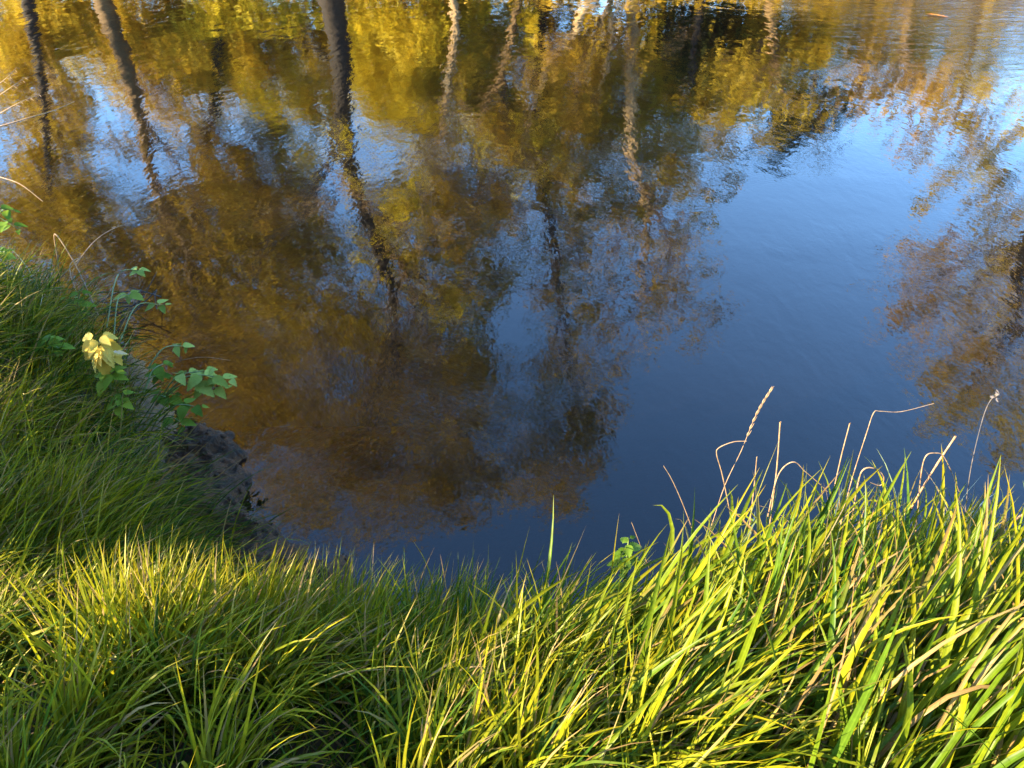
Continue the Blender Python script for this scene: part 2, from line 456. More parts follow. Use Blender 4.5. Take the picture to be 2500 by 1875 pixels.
for _ in range(260):
    i_ = rng.integers(0, MX.size); 
    if mk.ravel()[i_] < .25: continue
    p_ = np.array((MX.ravel()[i_], MY.ravel()[i_], MZ.ravel()[i_] + .004)); q_ = rng.normal(0, 1, 3); q_ /= np.linalg.norm(q_); z_ = rng.uniform(.006, .02)
    cl.add(*tube(np.array([p_ - q_ * z_, p_ - q_ * z_ * .3, p_ + q_ * z_ * .5, p_ + q_ * z_]), np.array((.3, .9, .75, .2)) * z_ * rng.uniform(.5, .9), 6))
cl.build('clod', mud.data.materials[0], mud)['kind'] = 'stuff'

# ------------------------------------------------------------------ water
def water_mat():
    m, nt, out = new_mat('river_water')
    geo = N(nt, 'ShaderNodeNewGeometry')
    pos = geo.outputs['Position']
    def noise(scale, stretch, rot=0.0, detail=2.0, dist=0.0, rough=.5):
        mp = N(nt, 'ShaderNodeMapping'); mp.inputs['Scale'].default_value = stretch; mp.inputs['Rotation'].default_value = (0, 0, rot)
        nt.links.new(pos, mp.inputs[0])
        t = N(nt, 'ShaderNodeTexNoise'); t.inputs['Scale'].default_value = scale; t.inputs['Detail'].default_value = detail; t.inputs['Distortion'].default_value = dist; t.inputs['Roughness'].default_value = rough
        nt.links.new(mp.outputs[0], t.inputs['Vector'])
        return t.outputs[0]
    def mul(a, k): return math_n(nt, 'MULTIPLY', a, k)
    def add(a, b): return math_n(nt, 'ADD', a, b)
    wave = noise(4.2, (1.15, .6, 1), 0.25, 2, .6)
    small = noise(12.0, (1.3, .6, 1), -0.2, 2, .6)
    broad = noise(1.3, (.7, 1.0, 1), .3, 1, .2)
    patch = noise(.35, (.5, 1, 1), .4, 2)
    pr = N(nt, 'ShaderNodeMapRange'); pr.inputs['From Min'].default_value = .38; pr.inputs['From Max'].default_value = .62; pr.inputs['To Min'].default_value = .45; pr.inputs['To Max'].default_value = 1.15
    nt.links.new(patch, pr.inputs[0])
    h = add(add(mul(wave, .0024), mul(small, .0010)), add(mul(broad, .0034), mul(noise(28.0, (1.2, .7, 1), .2, 2, .4), .0003)))
    h = mul(h, pr.outputs[0])
    fy = N(nt, 'ShaderNodeSeparateXYZ'); nt.links.new(pos, fy.inputs[0])
    fm = N(nt, 'ShaderNodeMapRange'); fm.inputs['From Min'].default_value = 7.0; fm.inputs['From Max'].default_value = 15.0
    nt.links.new(fy.outputs[1], fm.inputs[0])
    h = add(h, mul(mul(noise(1.7, (1.4, .8, 1), .35, 2, .5), .010), fm.outputs[0]))
    # the quicker current by the far bend
    vd = N(nt, 'ShaderNodeVectorMath'); vd.operation = 'DISTANCE'; vd.inputs[1].default_value = (10.5, 15.0, 0)
    nt.links.new(pos, vd.inputs[0])
    cm = N(nt, 'ShaderNodeMapRange'); cm.interpolation_type = 'SMOOTHSTEP'; cm.inputs['From Min'].default_value = 7.5; cm.inputs['From Max'].default_value = 2.0
    nt.links.new(vd.outputs['Value'], cm.inputs[0])
    cur = noise(3.2, (.35, 1.6, 1), .55, 3, .9)
    h = add(h, mul(add(mul(cur, .014), mul(noise(9.0, (.5, 1.5, 1), .5, 2, 1.2), .004)), cm.outputs[0]))
    bp = N(nt, 'ShaderNodeBump'); bp.inputs['Strength'].default_value = 1.0; bp.inputs['Distance'].default_value = 1.0
    nt.links.new(h, bp.inputs['Height'])
    fr = N(nt, 'ShaderNodeFresnel'); fr.inputs[0].default_value = 1.48
    nt.links.new(bp.outputs[0], fr.inputs['Normal'])
    gl = N(nt, 'ShaderNodeBsdfGlossy'); gl.inputs['Roughness'].default_value = 0.0; gl.inputs['Color'].default_value = (1, 1, 1, 1)
    nt.links.new(bp.outputs[0], gl.inputs['Normal'])
    tr = N(nt, 'ShaderNodeBsdfTransparent'); tr.inputs[0].default_value = (.80, .62, .40, 1)
    df = N(nt, 'ShaderNodeBsdfDiffuse'); df.inputs[0].default_value = (.006, .005, .004, 1)
    body = N(nt, 'ShaderNodeMixShader'); body.inputs[0].default_value = .2
    nt.links.new(tr.outputs[0], body.inputs[1]); nt.links.new(df.outputs[0], body.inputs[2])
    mx_ = N(nt, 'ShaderNodeMixShader')
    nt.links.new(fr.outputs[0], mx_.inputs[0]); nt.links.new(body.outputs[0], mx_.inputs[1]); nt.links.new(gl.outputs[0], mx_.inputs[2])
    nt.links.new(mx_.outputs[0], out.inputs[0])
    return m
water = build('river_water', [(-400, -120, 0), (400, -120, 0), (400, 400, 0), (-400, 400, 0)], np.array([[0, 1, 2, 3]]), water_mat())
tag(water, kind='structure')

# ------------------------------------------------------------------ far trees
def leaves(C, size, rnd):
    """rhombic leaves lying every way round centres C"""
    n = len(C)
    a = rng.normal(size=(n, 3)); a /= np.linalg.norm(a, axis=1)[:, None]
    b = np.cross(a, rng.normal(size=(n, 3))); b /= np.linalg.norm(b, axis=1)[:, None] + 1e-9
    s = (size * rng.uniform(.6, 1.3, n))[:, None]
    V = np.stack((C - a * s, C + b * s * .55, C + a * s, C - b * s * .55), 1).reshape(-1, 3)
    F = np.arange(n * 4).reshape(-1, 4)
    A = np.stack((np.repeat(np.clip(rnd, 0, 1), 4), np.zeros(n * 4), np.zeros(n * 4)), -1)
    return V, F, A
def grow(mb, tips, p, d, L, r, level, spread):
    """a limb with its side branches; tips collects places where leaves hang"""
    k = 5
    P = [p]
    dd = d.copy()
    for i in range(k):
        dd = dd + rng.normal(0, .16, 3) + np.array((0, 0, .03)); dd /= np.linalg.norm(dd)
        P.append(P[-1] + dd * L / k)
    P = np.array(P)
    V, F = tube(P, np.linspace(r, r * .35, k + 1), 5 if level < 2 else 3)
    mb.add(V, F)
    if level >= 2:
        tips.extend(P[2:]); 
        return
    for i in range(5 if level == 0 else 4):
        t = rng.uniform(.25, 1.0); q = P[min(int(t * k), k)]
        o = rng.normal(0, 1, 3); o -= d * np.dot(o, d); o /= np.linalg.norm(o) + 1e-9
        nd = d * cos(spread) + o * sin(spread) + np.array((0, 0, .15)); nd /= np.linalg.norm(nd)
        grow(mb, tips, q, nd, L * rng.uniform(.4, .62), r * .45, level + 1, spread)
    tips.append(P[-1])
def tree(label, Y, path, w0, w1, bark, foliage=(), limbs=8, limb_len=3.2, extra=(), spread=.7, tip_leaves=0, tip_mat='f_brown', name='riverside_tree', top_frac=.35, back_off=2.8):
    """path: trunk as reflected in the water; foliage: (x, y, rx, ry, amount, material)"""
    P = np.array([mirrored(x, y, Y) for x, y in path])
    base = P[0].copy()
    g = float(land(base[0], Y))
    d0 = P[1] - P[0]
    if base[2] > g:
        b2 = P[0] - d0 / max(d0[2], .2) * (base[2] - g + .25)
        P = np.vstack((b2, P))
    P[:, 1] += np.cumsum(rng.normal(0, .12, len(P))) * np.linspace(0, 1, len(P))
    t = empty(name, (float(P[0][0]), float(P[0][1]), g))
    org = np.array(t.location)
    Q = catmull(P, 4)
    R = np.linspace(w0, w1, len(Q)) / 2
    R[0] *= 1.35; R[1] *= 1.12
    V, F = tube(Q, R * (1 + .05 * rng.normal(size=len(Q))), 10)
    mb = MB(); mb.add(V, F)
    for pth, a, b in extra:
        E = catmull([mirrored(x, y, Y) for x, y in pth], 4)
        V, F = tube(E, np.linspace(a, b, len(E)) / 2, 8); mb.add(V, F)
    mb.build('trunk', M[bark], t, org)
    tips = []; lb = MB()
    n = len(Q)
    sources = [Q] + [catmull([mirrored(x, y, Y) for x, y in e[0]], 4) for e in extra]
    for i in range(limbs):
        S = sources[i % len(sources)] if i % 3 == 2 else Q
        f = rng.uniform(top_frac, 1)
        q = S[int(f * (len(S) - 1))]
        a = rng.uniform(0, 2 * pi)
        d = np.array((cos(a), sin(a) * .8, rng.uniform(.35, 1.1))); d /= np.linalg.norm(d)
        grow(lb, tips, q, d, limb_len * (1.25 - .5 * f) * rng.uniform(.7, 1.2), max(.03, w0 * .16 * (1.2 - f)), 0, spread)
    if limbs:
        o = lb.build('branch', M['twigs_far'] if bark != 'bark_dark' else M['bark_brown'], t, org); o['kind'] = 'stuff'
    by = {}
    for (x, y, rx, ry, amt, mt) in foliage:
        Yf = Y + back_off; c = mirrored(x, y, Yf); sc = mirrored_scale(y, Yf)
        if mt == 'f_brown' and y < (700 if x < 1000 else 470): mt = 'f_gold'
        amt = amt * (1.4 if x < 1450 and y < 520 else 1) * (1.3 if x < 1000 else (.75 if y > 420 else 1.0))
        n = int(amt * rx * ry * sc * sc * 1100)
        # clumps inside the ellipsoid, leaves round the clumps
        kc = max(5, n // 45)
        cc = rng.normal(size=(kc, 3)); cc *= (rng.random(kc) ** .33 / np.linalg.norm(cc, axis=1))[:, None]
        w = rng.integers(0, kc, n)
        pts = cc[w] + rng.normal(0, .16, (n, 3))
        pts = pts * np.array((rx * sc, (rx + ry) / 2 * sc * .9, ry * sc)) + c
        tone = rng.normal(.5, .16, kc)[w] + rng.normal(0, .17, n)
        by.setdefault(mt, []).append((pts, tone))
    if tip_leaves and tips:
        T = np.array(tips); w = rng.integers(0, len(T), tip_leaves)
        by.setdefault(tip_mat, []).append((T[w] + rng.normal(0, .22, (tip_leaves, 3)), rng.normal(.5, .2, tip_leaves)))
    for mt, lst in by.items():
        C = np.concatenate([a for a, b in lst]); tn = np.concatenate([b for a, b in lst])
        keep = C[:, 2] > 0.3
        V, F, A = leaves(C[keep], .10 if Y < 30 else .12, tn[keep])
        build('crown', V, F, M[mt], t, A, False, org)
    tag(t, label, 'tree', 'trees on the far bank')
    return t

Y1 = 24.0
tree('tall dark forked tree with its reflected trunk running down the middle of the river', 22.3,
     [(716, 10), (728, 70), (736, 130), (742, 250), (755, 350), (775, 440), (810, 530), (835, 600), (850, 680), (838, 790), (805, 890), (775, 960)], .72, .10, 'bark_dark',
     [(520, 30, 120, 60, .8, 'f_yellow'), (430, 130, 90, 80, .5, 'f_gold'), (560, 130, 90, 70, .6, 'f_gold'), (680, 15, 60, 30, .7, 'f_yellow'), (600, 210, 75, 90, .55, 'f_yellow'), (570, 320, 60, 80, .5, 'f_olive'), (660, 640, 200, 150, .55, 'f_brown'), (720, 820, 230, 150, .5, 'f_brown'), (560, 560, 130, 130, .5, 'f_olive'), (930, 820, 150, 160, .5, 'f_brown'), (860, 1010, 170, 90, .5, 'f_brown'), (640, 980, 200, 100, .5, 'f_brown'), (480, 880, 150, 120, .5, 'f_brown'), (500, 430, 90, 70, .5, 'f_olive'), (640, 330, 60, 70, .4, 'f_yellow'), (620, 450, 100, 70, .6, 'f_gold'), (640, 540, 90, 80, .5, 'f_olive'), (690, 240, 50, 80, .5, 'f_gold'), (480, 330, 70, 80, .5, 'f_gold'), (900, 420, 110, 60, .45, 'f_gold'), (880, 520, 100, 80, .5, 'f_olive'), (960, 560, 90, 80, .4, 'f_brown'), (760, 1090, 200, 60, .4, 'f_brown'), (990, 1060, 120, 70, .4, 'f_brown')],
     limbs=11, limb_len=4.2, extra=[([(738, 270), (720, 330), (700, 365), (670, 430), (620, 490), (570, 540), (545, 600)], .40, .10), ([(845, 720), (900, 790), (930, 850), (960, 880)], .12, .04), ([(742, 160), (690, 110), (640, 90), (560, 80)], .16, .05)], tip_leaves=500, tip_mat='f_olive', back_off=3.4)
tree('thick leaning tree with a sunlit flank between two patches of reflected sky', 24.5,
     [(222, 0), (245, 60), (268, 120), (300, 230), (320, 330), (345, 420), (395, 520), (420, 620), (430, 760)], .60, .10, 'bark_brown',
     [(400, 50, 100, 60, .7, 'f_olive'), (330, 70, 70, 60, .6, 'f_brown'), (420, 620, 110, 140, .6, 'f_brown'), (420, 790, 130, 120, .55, 'f_brown'), (300, 520, 110, 100, .5, 'f_brown'), (390, 450, 60, 70, .5, 'f_olive'), (330, 760, 120, 110, .5, 'f_brown'), (400, 940, 130, 100, .5, 'f_brown')],
     limbs=12, limb_len=3.4, tip_leaves=1800, tip_mat='f_brown')
tree('slim brown tree standing between the leaning trunk and the forked trunk', 25.5,
     [(478, 0), (470, 170), (455, 270), (440, 370), (430, 460), (420, 560), (425, 690)], .36, .08, 'bark_dark',
     [(500, 40, 80, 60, .7, 'f_olive'), (460, 140, 60, 70, .5, 'f_brown'), (500, 470, 90, 90, .45, 'f_olive'), (520, 720, 120, 130, .5, 'f_brown')], limbs=10, limb_len=2.6, tip_leaves=1400)
tree('broad golden tree leaning over the water by the left bank', 22.5,
     [(60, 0), (80, 100), (100, 220), (110, 330), (120, 430)], .40, .10, 'bark_dark',
     [(60, 90, 90, 80, .7, 'f_brown'), (130, 60, 90, 60, .6, 'f_brown'), (90, 250, 100, 110, .6, 'f_brown'), (130, 400, 90, 100, .5, 'f_brown'), (60, 480, 100, 130, .6, 'f_brown'), (200, 480, 110, 110, .45, 'f_brown'), (250, 640, 130, 120, .5, 'f_brown'), (120, 620, 120, 120, .55, 'f_brown')], limbs=8, limb_len=2.4, tip_leaves=900)
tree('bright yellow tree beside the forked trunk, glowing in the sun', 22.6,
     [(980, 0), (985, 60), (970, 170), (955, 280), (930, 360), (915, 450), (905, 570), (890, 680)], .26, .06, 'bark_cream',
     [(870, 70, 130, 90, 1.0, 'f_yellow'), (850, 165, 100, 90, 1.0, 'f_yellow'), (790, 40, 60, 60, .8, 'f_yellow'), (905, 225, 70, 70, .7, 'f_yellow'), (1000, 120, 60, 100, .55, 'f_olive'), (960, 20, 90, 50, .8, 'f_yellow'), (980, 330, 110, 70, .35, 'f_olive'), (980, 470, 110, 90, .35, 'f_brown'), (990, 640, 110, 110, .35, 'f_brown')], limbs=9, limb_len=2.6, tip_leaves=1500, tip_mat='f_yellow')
tree('slender twin brown stems just right of the yellow tree', 25.0,
     [(1120, 0), (1100, 100), (1075, 180), (1042, 240), (1038, 330), (1035, 430), (1015, 540), (1010, 660)], .24, .06, 'bark_brown',
     [(1060, 60, 80, 70, .6, 'f_brown'), (1060, 200, 70, 90, .6, 'f_olive'), (1090, 330, 80, 90, .6, 'f_olive'), (1060, 430, 80, 80, .4, 'f_brown'), (1050, 590, 90, 100, .3, 'f_brown'), (1020, 780, 80, 110, .45, 'f_brown')], limbs=9, limb_len=2.2,
     extra=[([(1090, 140), (1092, 260), (1080, 380), (1070, 480), (1060, 540)], .14, .05)], tip_leaves=1200)
tree('cream-barked tree leaning steeply to one side with sunlit bare stem', 22.8,
     [(1285, 0), (1260, 20), (1240, 70), (1190, 130), (1160, 210), (1140, 270), (1130, 340)], .26, .07, 'bark_cream',
     [(1150, 60, 50, 60, .6, 'f_yellow'), (1200, 260, 80, 90, .7, 'f_olive'), (1180, 370, 90, 80, .6, 'f_olive')], limbs=6, limb_len=1.8, tip_leaves=700)
tree('thin cream-barked sapling rising next to the steeply leaning tree', 23.2,
     [(1318, 0), (1305, 40), (1275, 130), (1250, 180), (1240, 250)], .20, .05, 'bark_cream',
     [(1270, 90, 50, 70, .5, 'f_brown'), (1300, 280, 80, 80, .7, 'f_brown')], limbs=6, limb_len=1.5, extra=[([(1322, 20), (1320, 100), (1300, 180), (1290, 250)], .15, .04)], tip_leaves=600)
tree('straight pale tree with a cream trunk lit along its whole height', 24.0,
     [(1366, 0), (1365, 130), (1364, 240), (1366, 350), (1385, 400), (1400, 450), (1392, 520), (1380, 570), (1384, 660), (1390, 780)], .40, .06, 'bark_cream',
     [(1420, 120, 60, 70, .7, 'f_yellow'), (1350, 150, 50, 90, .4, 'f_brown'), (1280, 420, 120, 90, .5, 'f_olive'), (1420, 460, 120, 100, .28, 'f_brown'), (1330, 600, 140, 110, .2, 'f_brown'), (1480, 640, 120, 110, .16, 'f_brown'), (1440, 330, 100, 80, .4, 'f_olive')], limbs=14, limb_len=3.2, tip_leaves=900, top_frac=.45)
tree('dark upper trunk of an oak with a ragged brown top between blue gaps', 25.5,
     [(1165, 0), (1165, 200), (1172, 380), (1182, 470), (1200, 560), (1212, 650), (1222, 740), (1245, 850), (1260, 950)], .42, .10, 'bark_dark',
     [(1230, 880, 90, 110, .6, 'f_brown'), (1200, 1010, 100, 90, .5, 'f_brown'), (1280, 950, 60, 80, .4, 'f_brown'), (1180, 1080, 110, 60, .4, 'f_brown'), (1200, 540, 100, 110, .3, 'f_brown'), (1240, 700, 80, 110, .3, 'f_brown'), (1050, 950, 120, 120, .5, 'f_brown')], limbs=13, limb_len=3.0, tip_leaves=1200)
tree('dense dark evergreen shading the bank right of the pale trunks', 23.5,
     [(1515, 0), (1510, 60), (1505, 120), (1500, 200)], .3, .1, 'bark_dark',
     [(1500, 100, 95, 80, 1.3, 'f_green'), (1590, 60, 90, 50, 1.2, 'f_green'), (1470, 200, 90, 60, .7, 'f_brown'), (1560, 190, 90, 60, .7, 'f_olive')], limbs=4, limb_len=1.2)
tree('low tawny willow with feathery gold foliage on the far bank', 22.5,
     [(1660, 0), (1665, 60), (1670, 130), (1680, 200)], .28, .08, 'bark_brown',
     [(1660, 90, 100, 60, .9, 'f_olive'), (1600, 160, 90, 70, .7, 'f_brown'), (1760, 80, 90, 60, .8, 'f_brown'), (1600, 280, 100, 60, .35, 'f_brown'), (1500, 380, 110, 60, .3, 'f_brown')], limbs=8, limb_len=1.8, tip_leaves=900, tip_mat='f_olive')
tree('small dark pine whose crown stands alone against the blue', 27.0,
     [(1770, 0), (1765, 120), (1760, 220), (1755, 300)], .3, .07, 'bark_dark',
     [(1770, 240, 80, 45, .9, 'f_green'), (1700, 290, 70, 45, .6, 'f_green'), (1830, 210, 50, 40, .5, 'f_brown'), (1660, 340, 60, 40, .35, 'f_green')], limbs=7, limb_len=1.8, tip_leaves=500, tip_mat='f_green')
tree('orange-leaved bush-like tree at the bend with pale gold base', 21.0,
     [(1960, 0), (1955, 80), (1965, 180), (1970, 280)], .2, .06, 'bark_brown',
     [(1900, 95, 70, 35, 1.0, 'f_olive'), (1990, 105, 50, 30, .9, 'f_yellow'), (1960, 200, 50, 70, .25, 'f_orange'), (1955, 290, 35, 60, .2, 'f_orange'), (1840, 60, 80, 40, .8, 'f_brown')], limbs=6, limb_len=1.4, tip_leaves=800, tip_mat='f_orange')
tree('big overhanging tree by the bend with thick forked limbs and bronze leaves', 20.5,
     [(2330, 0), (2320, 200), (2290, 380), (2240, 480), (2200, 560), (2185, 640), (2190, 740)], .60, .12, 'bark_dark',
     [(2120, 520, 110, 120, 0.26, 'f_gold'), (2170, 640, 120, 130, 0.31, 'f_gold'), (2060, 620, 80, 110, 0.19, 'f_orange'), (2160, 420, 90, 70, 0.25, 'f_olive'), (2080, 760, 110, 90, 0.20, 'f_orange'), (2170, 830, 120, 110, 0.31, 'f_gold'), (2110, 920, 110, 80, 0.25, 'f_gold'), (1990, 690, 60, 90, .2, 'f_orange'), (2010, 520, 60, 80, .16, 'f_orange'), (2040, 430, 60, 60, .16, 'f_gold'), (2180, 340, 80, 80, .25, 'f_gold'), (2170, 210, 90, 90, .2, 'f_gold'), (2110, 130, 80, 60, .2, 'f_olive'), (2040, 330, 60, 70, .15, 'f_gold'), (2040, 850, 90, 90, .25, 'f_gold'), (2200, 970, 100, 80, 0.31, 'f_gold')], limbs=14, limb_len=3.4,
     extra=[([(2290, 380), (2230, 560), (2195, 680), (2140, 780), (2090, 860)], .3, .07), ([(2240, 480), (2200, 530), (2160, 560)], .2, .06)], tip_leaves=1600, tip_mat='f_orange')
tree('leafy brown tree reflected behind the orange one at the bend', 24.5,
     [(2120, 0), (2100, 120), (2080, 220), (2060, 320)], .3, .07, 'bark_brown',
     [(2050, 240, 60, 60, .16, 'f_brown'), (2110, 330, 60, 60, .08, 'f_olive'), (2130, 30, 90, 40, .7, 'f_brown'), (2080, 340, 70, 60, .1, 'f_brown')], limbs=8, limb_len=1.9, tip_leaves=700)
# woodland edge farther back
back = [(-26, 41, 8, 'f_brown', 'round bronze crown at the far upstream end of the wood'), (-19.5, 38, 6.5, 'f_olive', 'olive crown in the wood behind the leaning trunk'), (-14.5, 36, 7.5, 'f_brown', 'bronze crown in the wood behind the slim brown tree'),
        (-8.5, 37, 6.5, 'f_olive', 'olive crown in the wood behind the forked trunk'), (-3.5, 36, 7.5, 'f_olive', 'tawny crown in the wood behind the yellow tree'), (1.5, 37, 8.5, 'f_brown', 'bronze crown in the wood behind the twin brown stems'),
        (6.2, 36, 8.5, 'f_brown', 'bronze crown in the wood behind the straight pale trunk'), (11, 37, 6.0, 'f_olive', 'low olive crown in the wood behind the evergreen'), (16, 38, 5.2, 'f_brown', 'low bronze crown in the wood behind the pine'), (21.5, 39, 4.6, 'f_brown', 'lowest bronze crown in the wood behind the bend')]
for bx, by, bh, mt, lab in back:
    g = float(land(bx, by)); t = empty('woodland_tree', (bx, by, g))
    mb = MB(); tips = []
    Pt = np.array([(0, 0, -.2), (.1, 0, bh * .25), (rng.normal(0, .3), 0, bh * .55), (rng.normal(0, .5), 0, bh * .85)])
    V, F = tube(catmull(Pt, 3), np.linspace(.24, .05, 10), 7); mb.add(V, F)
    mb.build('trunk', M['bark_brown'], t)
    n = int(900 * bh); kc = 150
    cc = rng.normal(size=(kc, 3)); cc *= (rng.random(kc) ** .4 / np.linalg.norm(cc, axis=1))[:, None]
    cc = cc * np.array((3.6, 2.6, bh * .48)) + np.array((0, 0, bh * .52))
    w = rng.integers(0, kc, n)
    pts = cc[w] + rng.normal(0, .42, (n, 3)); k = pts[:, 2] > .3
    V, F, A = leaves(pts[k], .16, (rng.normal(.5, .2, kc)[w] + rng.normal(0, .15, n))[k])
    build('crown', V, F, M[mt], t, A, False)
    tag(t, lab, 'tree', 'woodland behind the far bank')
# undergrowth on the far bank: one mass
n = 15000
ux = rng.uniform(-30, 34, n); uy = np.interp(ux, FAR[:, 0], FAR[:, 1]) + rng.gamma(2.0, 2.6, n) + .1
uh = .15 + .5 * (0.5 + .5 * lumps(ux * .35, uy * .35))
uz = land(ux, uy) + rng.random(n) * uh
V, F, A = leaves(np.stack((ux, uy, uz), -1), .11, .5 + .3 * lumps(ux * .2, uy * .2 + 3) + rng.normal(0, .15, n))
tag(build('undergrowth', V, F, M['f_brown'], None, A, False), 'tangled tawny undergrowth along the far bank', 'undergrowth', kind='stuff')

# ------------------------------------------------------------------ near grass
def on_land(x, y, lo=0.0):
    return -dist_line(x, y, NEAR) > lo
def in_view(x, y, z, mx_=160, my_=200):
    yc = y; zc = z - CAM_H
    depth = yc * cos(_p) - zc * sin(_p)
    u = 1250 + FPX * x / np.maximum(depth, .05)
    v = 937.5 - FPX * (yc * sin(_p) + zc * cos(_p)) / np.maximum(depth, .05)
    return (depth > .1) & (u > -mx_) & (u < 2500 + mx_) & (v > -my_) & (v < 1875 + my_)
def scatter(n, x0, x1, y0, y1, lo=0.02, dens=None):
    x = rng.uniform(x0, x1, n); y = rng.uniform(y0, y1, n)
    k = on_land(x, y, lo)
    if dens is not None: k &= rng.random(n) < dens(x, y)
    x, y = x[k], y[k]; z = land(x, y)
    return x, y, z

def meadow(name, label, n, box, L, w, az, az_s, lean, bend, lo=.02, dens=None, dryp=.08, tone=.5, segs=5, view=True, material='grass', vee=False, edge=(.35, .9)):
    x, y, z = scatter(n, *box, lo=lo, dens=dens)
    if view:
        k = in_view(x, y, z, 350, 420); x, y, z = x[k], y[k], z[k]
    m = len(x)
    R = np.stack((x, y, z - .02), -1)
    a = (az(x, y) if callable(az) else az) + rng.normal(0, az_s, m)
    clump = .5 + .5 * np.sin(5 * x + 2.2 * np.sin(3 * y)) * np.sin(6 * y + 1.7 * np.sin(4 * x))
    LL = rng.uniform(L[0], L[1], m) * (.75 + .5 * clump) * np.clip(edge[0] + (1 - edge[0]) * sm(0.1, edge[1], -dist_line(x, y, NEAR)), 0, 1)
    ww = rng.uniform(w[0], w[1], m)
    dry = (rng.random(m) < dryp) * rng.uniform(.6, 1, m)
    rnd = np.clip(rng.normal(tone, .3, m) + .25 * (clump - .5), 0, 1)
    V, F, A = blades(R, a, LL, ww, np.abs(rng.normal(lean[0], lean[1], m)), rng.normal(bend[0], bend[1], m), segs, vee, dry, rnd)
    o = build(name, V, F, M[material], None, A)
    return tag(o, label, 'grass', kind='stuff')
AZ_R = radians(60)   # towards +x, a little away from the camera (0 = +y, 90 = +x)
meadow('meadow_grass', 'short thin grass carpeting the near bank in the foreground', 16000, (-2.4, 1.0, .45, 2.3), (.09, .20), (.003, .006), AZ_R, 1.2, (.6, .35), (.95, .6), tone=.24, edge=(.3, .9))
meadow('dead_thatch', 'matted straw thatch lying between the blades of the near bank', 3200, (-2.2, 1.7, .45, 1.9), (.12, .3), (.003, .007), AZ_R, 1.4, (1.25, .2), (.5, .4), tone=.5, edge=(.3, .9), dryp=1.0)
def tussocks(label, nt_, box, per, L, w, sweep, out_amt, tone, lo=.3, dryp=.08):
    cx = rng.uniform(box[0], box[1], nt_ * 3); cy = rng.uniform(box[2], box[3], nt_ * 3)
    k = on_land(cx, cy, lo) & in_view(cx, cy, land(cx, cy), 250, 350); cx, cy = cx[k][:nt_], cy[k][:nt_]
    cnt = rng.integers(per[0], per[1], len(cx)); idx_ = np.repeat(np.arange(len(cx)), cnt); n = len(idx_)
    rr = np.abs(rng.normal(0, .035, n)); aa = rng.uniform(0, 2 * pi, n)
    x = cx[idx_] + rr * np.cos(aa); y = cy[idx_] + rr * np.sin(aa)
    lt = rng.uniform(.7, 1.15, len(cx))[idx_]; tt = rng.normal(tone, .16, len(cx))[idx_]
    sw = (sweep + rng.normal(0, .45, len(cx)))[idx_]
    dx = np.sin(sw) + out_amt * np.cos(aa); dy = np.cos(sw) + out_amt * np.sin(aa)
    az = np.arctan2(dx, dy) + rng.normal(0, .25, n)
    edge_ = np.clip(.35 + .65 * sm(.1, .95, -dist_line(x, y, NEAR)), 0, 1)
    V, F, A = blades(np.stack((x, y, land(x, y) - .02), -1), az, rng.uniform(*L, n) * lt * edge_, rng.uniform(*w, n), np.abs(rng.normal(.38, .28, n)), rng.normal(1.05, .5, n), 7, False, (rng.random(n) < dryp) * .9, np.clip(tt + rng.normal(0, .2, n), 0, 1), .4, 1.6)
    return tag(build('meadow_grass', V, F, M['grass'], None, A), label, 'grass', kind='stuff')
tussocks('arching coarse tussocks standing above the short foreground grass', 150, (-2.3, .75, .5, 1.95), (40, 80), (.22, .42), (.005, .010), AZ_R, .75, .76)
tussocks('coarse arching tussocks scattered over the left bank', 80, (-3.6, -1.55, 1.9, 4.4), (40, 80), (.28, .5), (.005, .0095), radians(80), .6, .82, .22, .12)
def left_az(x, y): return radians(75) + .25 * np.sin(3 * y)
meadow('bank_grass', 'long thin grass combed over the left bank towards the water', 36000, (-4.6, -1.0, 1.5, 6.8), (.24, .52), (.004, .0075), left_az, .8, (.7, .4), (.85, .5), lo=.17, tone=.52, dryp=.14, segs=6, edge=(.7, .6),
       dens=lambda x, y: np.clip(1.5 - .17 * y, .3, 1))
meadow('bank_grass', 'rough grass on the left bank farther upstream', 9000, (-16, -3.2, 4.6, 20), (.25, .45), (.006, .01), left_az, .8, (.4, .3), (.8, .4), lo=.05, tone=.4, dryp=.3, segs=5)

def tuft(label, c, n, r, L, w, az, az_s, lean, bend, tone=.7, dryp=.05, segs=6, z=None):
    cx, cy = c
    rr = np.abs(rng.normal(0, r, n)); aa = rng.uniform(0, 2 * pi, n)
    x = cx + rr * np.cos(aa); y = cy + rr * np.sin(aa)
    zz = land(x, y)
    R = np.stack((x, y, zz - .02), -1)
    out_az = np.arctan2(x - cx, y - cy)
    a = az + rng.normal(0, az_s, n)
    mixw = np.clip(rr / (r * 2), 0, .6)
    a = a * (1 - mixw) + out_az * mixw if az_s > .5 else a
    dry = (rng.random(n) < dryp) * rng.uniform(.6, 1, n)
    V, F, A = blades(R, a, rng.uniform(*L, n), rng.uniform(*w, n), np.abs(rng.normal(*lean, n)), rng.normal(*bend, n), segs, False, dry, np.clip(rng.normal(tone, .17, n), 0, 1))
    o = build('grass_tuft', V, F, M['grass'], None, A, True, (cx, cy, float(land(cx, cy))))
    o['kind'] = 'stuff'
    return tag(o, label, 'grass tuft', 'grass tufts on the near bank')
def xy(px, py, z):
    p = at_z(px, py, z); return float(p[0]), float(p[1])
tuft('yellow-green tuft with sunlight put into its tone, fanning out at the foot of the muddy corner', xy(400, 1620, .85), 800, .12, (.26, .46), (.005, .0095), AZ_R, .8, (.28, .22), (.75, .4), .95)  # high tone brightens the blades as if more strongly sunlit
